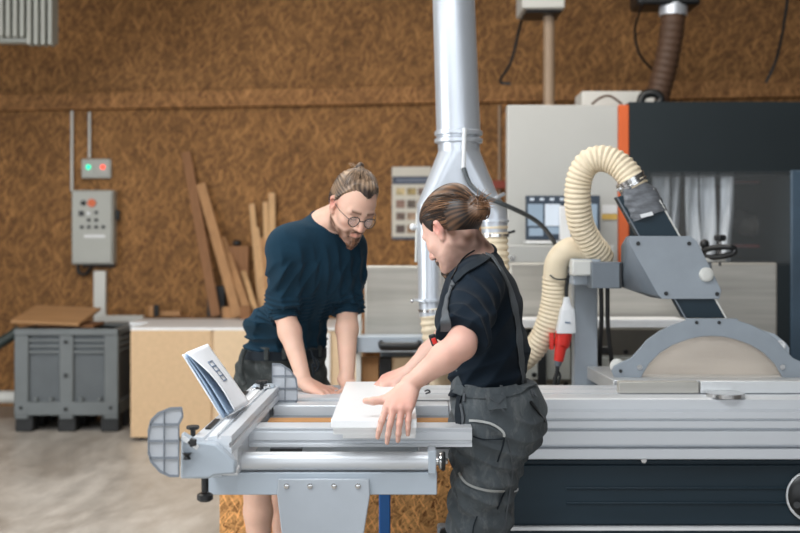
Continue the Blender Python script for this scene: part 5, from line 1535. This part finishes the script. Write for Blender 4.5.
# ================================================================== the man in dungarees (in front)
def man_b():
    root = empty('person', (.36, 3.6, 0), 'person with brown hair bun in dark dungarees holding the white boards, back half turned', 'person')
    yaw = math.radians(160)
    fw = V3(math.cos(yaw), math.sin(yaw), 0); lf = V3(-math.sin(yaw), math.cos(yaw), 0); yl = yaw + PI / 2
    H = Frame(P(451, 230, 3.50), math.radians(141), math.radians(32), math.radians(0), .96)
    nb = npv(P(476, 256, 3.58))
    Sn = npv(P(477, 286, 3.36)); Sf = npv(P(478, 288, 3.74))
    En = npv(P(461, 345, 3.11)); Wn = npv(P(409, 385, 3.195))
    Ef = npv(P(440, 346, 3.86)); Wf = npv(P(409, 371, 3.90))
    pel = npv(P(498, 400, 3.58)); 
    B = Field(); secs = []
    chest = (Sn + Sf) / 2 + V3(.012, .0, 0)
    def sec(p, w, d): secs.append((npv(p), w, d, yl))
    wz = npv(P(489, 375, 3.58))
    sec(pel + V3(.01, 0, -.07), .165, .12); sec(pel, .155, .115); sec(wz + V3(-.005, 0, 0), .128, .095); sec(wz + V3(.0, 0, .12), .132, .095)
    sec(chest + V3(0, 0, -.13), .145, .105); sec(chest + V3(-.005, 0, -.03), .15, .105); sec(chest + V3(-.01, 0, .05), .10, .075)
    B.loft(secs, .03)
    B.cap(Sn, nb + V3(0, 0, -.02), .052, .048, .05); B.cap(Sf, nb + V3(0, 0, -.02), .052, .048, .05)
    head(B, H, nb, .055)
    for S_, E_, W_ in ((Sn, En, Wn), (Sf, Ef, Wf)):
        B.cap(S_, E_, .053, .041, .035); d = W_ - E_
        B.cap(E_, E_ + d * .3, .040, .0405, .02); B.cap(E_ + d * .3, W_ - unit(d) * .01, .0405, .0255, .02)
    K = []
    for s_ in (1, -1):
        h0 = pel + lf * .08 * s_ + V3(0, 0, -.06)
        kn = npv(P(478, 515, 3.5)) if s_ > 0 else npv(P(484, 515, 3.72))
        kn[2] = .56; an = V3(kn[0] + .03, kn[1] + .01, .09); K.append((h0, kn, an))
        B.cap(h0, kn, .085, .058, .03); B.cap(kn, an, .056, .036, .02); B.cap(an + V3(0, 0, -.04), an + fw * .14 + V3(0, 0, -.06), .034, .028, .02)
    # near (left) hand: fingers fold over the front edge of the stack
    hand(B, Wn + V3(-.004, -.002, -.010), (-.30, -.80, -.50), V3(.0, -.45, 1.0), -1, [(38, 12, 8), (44, 12, 8), (46, 12, 8), (44, 12, 8)], .13, 1.06, [(.62, .78, -.12), (.55, .84, .10), (.35, .92, .12)], wr=.027)
    # far (right) hand: flat on the boards' far corner, pointing away from him
    hand(B, Wf + V3(-.004, 0, -.008), (-.92, -.12, -.30), V3(-.15, -.35, 1.0), 1, [(22, 26, 14), (26, 28, 14), (28, 30, 14), (30, 30, 14)], .08, 1.06, [(.7, .7, -.3), (.85, .45, -.2), (.95, .2, -.1)], wr=.027)
    v, q = B.poly(.0034)
    body = mesh_np('body', v, q, M['skin_b'], root)
    t = face_tint(v, H, [(Wn + V3(-.02, -.10, -.05), .06, .4), (Wn + V3(-.03, -.14, -.1), .05, .45), (En, .07, .3), (Wf + V3(-.1, 0, -.02), .06, .4), (nb + V3(-.04, -.03, .06), .04, .2)])
    L = H.loc(v)
    nape = smoothstep(-.0, -.03, L[:, 2]) * smoothstep(-.12, -.08, L[:, 2]) * smoothstep(.0, -.03, L[:, 0]) * (.6 + .4 * wav(v, 90))
    t[:, 1] = np.maximum(t[:, 1], np.clip(nape * .95, 0, 1)); set_tint(body, t)
    # ---------------- tee shirt
    S = Field(); s2 = []
    def sc(p, w, d): s2.append((npv(p), w, d, yl))
    sc(wz + V3(-.002, 0, -.06), .158, .122); sc(wz + V3(-.004, 0, .0), .155, .118); sc(wz + V3(.004, 0, .10), .160, .122); sc(chest + V3(0, 0, -.14), .172, .134)
    sc(chest + V3(-.0, 0, -.04), .172, .122); sc(chest + V3(-.005, 0, .035), .14, .098); sc(chest + V3(-.012, 0, .075), .09, .07)
    S.loft(s2, .03, 2.3)
    S.cap(Sn, nb + V3(.01, -.01, -.028), .069, .056, .05); S.cap(Sf, nb + V3(.01, .01, -.028), .068, .056, .05)
    dn = En - Sn; df = Ef - Sf
    S.cap(Sn, Sn + dn * .98, .073, .075, .05); S.cap(Sf, Sf + df * .80, .071, .069, .045)
    neckdir = unit(unit(npv(H(-.03, 0, -.06)) - nb) * .55 + V3(0, 0, .75))
    def post(p, d):
        out = d
        for A_, dd in ((Sn, dn), (Sf, df)):
            L_ = np.linalg.norm(dd); ax_ = dd / L_; t = (p - A_) @ ax_
            rad = np.linalg.norm((p - A_) - np.outer(t, ax_), axis=1); ang = (p - A_) @ unit(np.cross(ax_, V3(0, 1, .2)))
            m = smoothstep(.0, .06, t) * (rad < .13)
            out = out - .011 * m * (.5 - np.abs(np.sin(ang * 44 - t * 38 + 2 * wav(p, 9))))
            near = (rad < .115) & (t > .08)
            out = np.where(near, np.maximum(out, t - L_ * (.92 if A_ is Sn else .7) - .12 * ((p - A_) @ V3(1, 0, 0))), out)
        r_ = p - chest; a2 = r_[:, 2]; a1 = r_ @ fw; b1 = r_ @ lf
        m3 = smoothstep(.02, -.08, a2)
        out = out - .0075 * m3 * (.5 - np.abs(np.sin(a1 * 36 + a2 * 34 + 2.2 * wav(p, 6)))) - .002 * m3 * wav(p, 36)
        low = smoothstep(wz[2] + .14, wz[2] + .03, p[:, 2])
        out = out - .009 * low * (.5 - np.abs(np.sin(p[:, 2] * 58 + a1 * 14 + 1.8 * wav(p, 8))))
        nk = np.linalg.norm((p - nb) - np.outer((p - nb) @ neckdir, neckdir), axis=1); tn = (p - nb) @ neckdir
        out = np.maximum(out, np.where(tn > -.004, .0625 - nk, -1)); out = np.where(nk < .1, np.maximum(out, tn - .026), out)
        return out
    v, q = S.poly(.0042, post); mesh_np('tee_shirt', v, q, M['tee'], root)
    u_, w_, d_ = orient(Vector(neckdir))
    MB().tube([Vector(nb) + Vector(neckdir) * .012 + u_ * math.cos(a) * .064 + w_ * math.sin(a) * .064 for a in [2 * PI * k / 32 for k in range(33)]], .0065, 8).build('shirt_collar', M['tee'], root)
    # ---------------- dungaree trousers
    T = Field()
    T.loft([(pel + V3(-.01, 0, -.16), .155, .135, yl), (pel + V3(.004, 0, -.07), .178, .150, yl), (pel + V3(.000, 0, .0), .174, .146, yl), (pel + V3(-.012, 0, .05), .163, .134, yl), (wz + V3(.002, 0, .03), .155, .120, yl)], .03, 2.3)
    for i, (h0, kn, an) in enumerate(K):
        T.cap(h0 + V3(-.005, 0, -.02), kn + V3(0, 0, .02), .112, .090, .05); T.cap(kn + V3(0, 0, .05), an + V3(.0, 0, .0), .090, .080, .04)
    # thigh pocket bulge, knee pad
    T.ell(npv(P(474, 440, 3.42)), (.065, .03, .05), None, .03); T.ell(npv(P(478, 488, 3.41)), (.07, .03, .075), None, .03)
    top_z = HC - (386 - HZ) * 3.45 / F
    def postT(p, d):
        r_ = p - pel; a1 = r_ @ fw; z = p[:, 2]
        out = d - .010 * (.5 - np.abs(np.sin(z * 38 - a1 * 34 + 2.4 * wav(p, 6)))) * smoothstep(top_z - .02, top_z - .12, z) - .0022 * wav(p * np.array([1, 1, 1.4]), 30)
        out = out - .003 * smoothstep(.70, .62, z) * np.sin(z * 80 + 4 * wav(p, 9))
        bib = .12 * smoothstep(.07, .13, a1)            # the front rises into the bib
        out = np.maximum(out, z - top_z - bib - .01 * np.sin(a1 * 8))
        return out
    v, q = T.poly(.0042, postT); trs = mesh_np('dungaree_trousers', v, q, M['trouser_b'], root)
    for (h0, kn, an) in K:
        sh = Field(); sh.cap(an + V3(0, 0, -.045), an + fw * .17 + V3(0, 0, -.06), .043, .038, .03); sh.cap(an + V3(0, .0, -.03), an + V3(0, .0, .03), .046, .046, .03)
        v, q = sh.poly(.007, lambda p, d: np.maximum(d, .004 - p[:, 2])); mesh_np('work_shoe', v, q, M['black'], root)
    # cloth strips laid on the body: project pixel paths on the built surfaces
    from mathutils.bvhtree import BVHTree
    def tree(names):
        vs = []; fs = []
        for o in root.children:
            if o.name.split('.')[0] in names:
                b0 = len(vs); vs += [Vector(vv.co) for vv in o.data.vertices]; fs += [tuple(i + b0 for i in pp.vertices) for pp in o.data.polygons]
        return BVHTree.FromPolygons(vs, fs)
    TR = tree(('tee_shirt', 'dungaree_trousers', 'body'))
    cam0 = Vector((0, 0, HC))
    def onto(px, py, lift=.004):
        d = (P(px, py, 1.0) - cam0).normalized(); hit, n, i, dist = TR.ray_cast(cam0, d)
        if hit is None:
            hit, n, i, dist = TR.find_nearest(P(px, py, 3.6))
        return hit + n * lift, n
    def strip(name, path, w, m, lift=.004, th=.004, n_=6, parent=root):
        pix = smooth_path([Vector((a, b, 0)) for a, b in path], n_)
        pn = [onto(q_.x, q_.y, lift) for q_ in pix]
        pts = [a for a, b in pn]
        for _ in range(2): pts = [pts[0]] + [(pts[i - 1] + pts[i] * 2 + pts[i + 1]) / 4 for i in range(1, len(pts) - 1)] + [pts[-1]]
        mb = MB(); vs = []
        for i, p in enumerate(pts):
            d = (pts[min(i + 1, len(pts) - 1)] - pts[max(i - 1, 0)]).normalized(); nn = pn[i][1]; s = d.cross(nn).normalized()
            for a, b in ((-1, 0), (1, 0), (1, 1), (-1, 1)): vs.append(p + s * a * w / 2 + nn * (b - .5) * th)
        fs = [(i * 4 + k, i * 4 + (k + 1) % 4, i * 4 + 4 + (k + 1) % 4, i * 4 + 4 + k) for i in range(len(pts) - 1) for k in range(4)]
        fs += [(3, 2, 1, 0), tuple(range(len(vs) - 4, len(vs)))]
        mb.add(vs, fs); return mb.build(name, m, parent, angle=50)
    strip('back_strap', [(488, 256), (500, 272), (510, 296), (516, 325), (519, 355), (522, 384)], .030, M['strap'], .008)
    strip('back_strap', [(486, 258), (478, 264), (468, 270), (457, 280)], .030, M['strap_dark'], .008)
    strip('front_strap', [(455, 283), (450, 294), (447, 306), (446, 318), (446, 330)], .030, M['strap'], .006)
    strip('neck_cord', [(474, 250), (466, 255), (460, 262), (456, 272), (452, 279)], .004, M['black'], .003, .003)
    strip('waist_band', [(456, 389), (475, 393), (495, 393), (515, 390), (532, 385)], .032, M['trouser_b'], .004)
    for path in ([(466, 388), (465, 402)], [(501, 388), (502, 401)], [(527, 381), (531, 396)], [(523, 381), (535, 397)]):
        strip('belt_loop', path, .009, M['strap'], .007, .004, 4)
    strip('pocket_piping', [(470, 421), (481, 421), (492, 425), (500, 430), (505, 436)], .007, mat('piping_pale', srgb(178, 180, 178), .7), .005)
    strip('pocket_piping', [(460, 474), (465, 482), (474, 487), (488, 490), (503, 490)], .007, mat('piping_pale2', srgb(150, 152, 150), .7), .005)
    strip('tool_pocket', [(488, 404), (505, 402)], .042, M['trouser_b'], .008, .01, 4)
    for path in ([(490, 398), (504, 411)], [(504, 397), (491, 412)]): strip('pocket_stitch', path, .003, M['strap'], .015, .002, 4)
    strip('tool_loop', [(461, 395), (459, 408), (459, 420), (461, 430)], .020, M['strap_dark'], .006)
    strip('tool_loop', [(462, 404), (464, 418), (461, 428)], .010, M['strap'], .006)
    strip('pocket_seam', [(505, 436), (501, 450), (497, 462)], .004, M['strap_dark'], .004)
    strip('pocket_seam', [(473, 437), (485, 440), (503, 438)], .003, M['strap_dark'], .004)
    strip('pocket_seam', [(504, 491), (500, 500), (497, 508)], .004, M['strap_dark'], .004)
    strip('side_seam', [(508, 440), (512, 470), (508, 500), (503, 533)], .005, M['strap'], .003)
    strip('pen_pocket', [(477, 517), (473, 530), (473, 545)], .004, M['strap_dark'], .004)
    strip('zip_pull', [(516, 488), (518, 494)], .004, M['white_pl'], .006, .004, 4)
    strip('buckle', [(529, 402), (544, 421)], .008, M['black'], .006, .006, 4)
    # marker clipped in the bib pocket
    mk = MB().box(P(430, 346, 3.5) + Vector((0, -.004, 0)), P(437, 334, 3.5) + Vector((0, .012, 0)), ry=-.35).build('marker_holder', M['black'], root, bevel=.004)
    MB().box(P(432, 344, 3.49) + Vector((0, -.004, 0)), P(436.5, 338, 3.49) + Vector((0, .006, 0)), ry=-.35).build('red_marker', M['red'], mk, bevel=.002)
    # ---------------- hair
    Hf = Field(); S_ = H.s
    e = lambda c, r, k=.014, sub=False: Hf.ell(H(*c), np.array(r) * S_, H.rot, k, sub)
    e((-.016, 0, .046), (.104, .088, .091), .02); e((-.06, 0, .02), (.066, .076, .072), .03); e((-.055, 0, .085), (.06, .055, .045), .03)
    # bun
    Cb = H(-.124, -.004, .004)
    Hf.ell(Cb, (.034, .03, .032), None, .016)
    for k in range(9):
        a = k * 2.4; rr = .024
        Hf.ell(Cb + rr * (math.cos(a) * H.u + math.sin(a) * H.l) - .010 * ((k % 3) - 1) * H.f, (.016, .016, .016), None, .008)
    def hpost(p, d):
        L = H.loc(p)
        front = L[:, 0] - (.070 - .95 * np.maximum(np.abs(L[:, 1]) - .04, 0) + .0 * L[:, 2])
        side = np.where(L[:, 2] < .06, L[:, 0] - (.030 + .35 * (L[:, 2] - .02)), -1)
        ear = .024 - np.sqrt((L[:, 0] + .006) ** 2 + ((L[:, 2] + .004) * .8) ** 2)
        out = np.maximum(d, front); out = np.maximum(out, side)
        out = np.maximum(out, np.where((np.abs(L[:, 1]) > .06) , ear, -1))
        low = -.035 - .022 * smoothstep(-.03, -.09, L[:, 0]) - L[:, 2]
        out = np.maximum(out, np.where(L[:, 0] > -.11, low, -1))
        return out
    v, q = Hf.poly(.0028, hpost); hair = mesh_np('hair', v, q, M['hair_b'], root)
    L = H.loc(v); r_ = L - np.array([-.122, 0, .004]); ang = np.arctan2(r_[:, 1], r_[:, 2]); inb = bump_at(v, Cb, .05)
    tn = .10 + .14 * np.sin(ang * 30 + 4 * wav(L, 22)) + .2 * wav(L, 50) + .35 * smoothstep(.05, .11, L[:, 2]) * 0.6 + .35 * inb
    set_tint(hair, np.stack([np.clip(tn, 0, 1)] * 3, 1))
    rs = random.Random(9); st = []; ti = []
    for k in range(420):
        # from the hairline over the skull to the bun: great-arc like paths on the hair ellipsoid
        a0 = rs.uniform(-PI * .98, PI * .98)
        base = np.array([.062, math.sin(a0) * .082, .052 + math.cos(a0) * .075])
        if abs(a0) > 1.45: base = np.array([.02 - .035 * (abs(a0) - 1.45), math.copysign(.08, a0), .05 - .055 * (abs(a0) - 1.45)])
        if base[2] < -.03: base[2] = -.03
        endp = np.array([-.116, -.004 + rs.uniform(-.012, .012), .006 + rs.uniform(-.012, .012)])
        c0 = np.array([-.022, 0, .042]); sc_ = np.array([.108, .0905, .0935])
        u0 = (base - c0) / sc_; u1 = (endp - c0) / sc_
        u0 /= np.linalg.norm(u0); u1 /= np.linalg.norm(u1)
        th = math.acos(max(-1, min(1, u0 @ u1))); pts = []
        w1, w2 = rs.uniform(-.02, .02), rs.uniform(0, 6)
        t0 = rs.uniform(0, .3); t1 = rs.uniform(.75, 1)
        for j in range(10):
            t = t0 + (t1 - t0) * j / 9
            uu = (math.sin((1 - t) * th) * u0 + math.sin(t * th) * u1) / max(1e-6, math.sin(th))
            uu = uu + np.array([0, 1, 1]) * w1 * math.sin(t * 7 + w2) * .6
            pts.append(Vector(H(*(c0 + uu * sc_ * (1 + rs.uniform(-.002, .008))))))
        st.append((pts, rs.uniform(.0010, .0024))); ti.append(min(1, max(0, rs.gauss(.26, .3))))
    for k in range(90):   # curls of the bun
        a = rs.uniform(0, 6.28); ph = rs.uniform(.5, 3.0); r0 = rs.uniform(.026, .040); ax_ = unit([rs.gauss(0, 1), rs.gauss(0, 1), rs.gauss(0, 1)])
        u1, v1, _ = orient(Vector(ax_)); cen = Vector(Cb) + Vector(ax_) * rs.uniform(-.015, .015)
        st.append(([cen + (u1 * math.cos(a + ph * t) + v1 * math.sin(a + ph * t)) * r0 for t in [i / 7 for i in range(8)]], rs.uniform(.0012, .0024))); ti.append(min(1, max(0, rs.gauss(.6, .25))))
    for k in range(24):   # loose ends
        d = unit(-H.f * 1.0 + H.l * rs.gauss(0, .5) + H.u * rs.gauss(.1, .5)); s0 = npv(Cb) + d * .02
        st.append(([Vector(s0 + d * t * .045 + H.u * math.sin(t * 3) * .006) for t in (0, .3, .6, 1)], .0011)); ti.append(rs.uniform(.5, 1))
    tubes_mesh('hair_strands', st, M['hair_b'], hair, 4, ti)
    Bd = Field()
    for s_ in (1, -1):
        Bd.cap(H(.072, s_ * .014, -.108), H(.088, 0, -.110), .012, .014, .012); Bd.cap(H(.084, 0, -.112), H(.092, 0, -.128), .015, .008, .012); Bd.cap(H(.088, s_ * .025, -.072), H(.084, s_ * .018, -.1), .005, .008, .01)
        Bd.cap(H(.094, s_ * .022, -.064), H(.0995, s_ * .004, -.0535), .0035, .004, .006)
    v, q = Bd.poly(.0026, lambda p, d: d - .0015 * wav(p, 260)); bd = mesh_np('beard', v, q, M['hair_b'], root)
    set_tint(bd, np.stack([np.clip(.25 + .3 * wav(v, 300), 0, 1)] * 3, 1))
man_b()
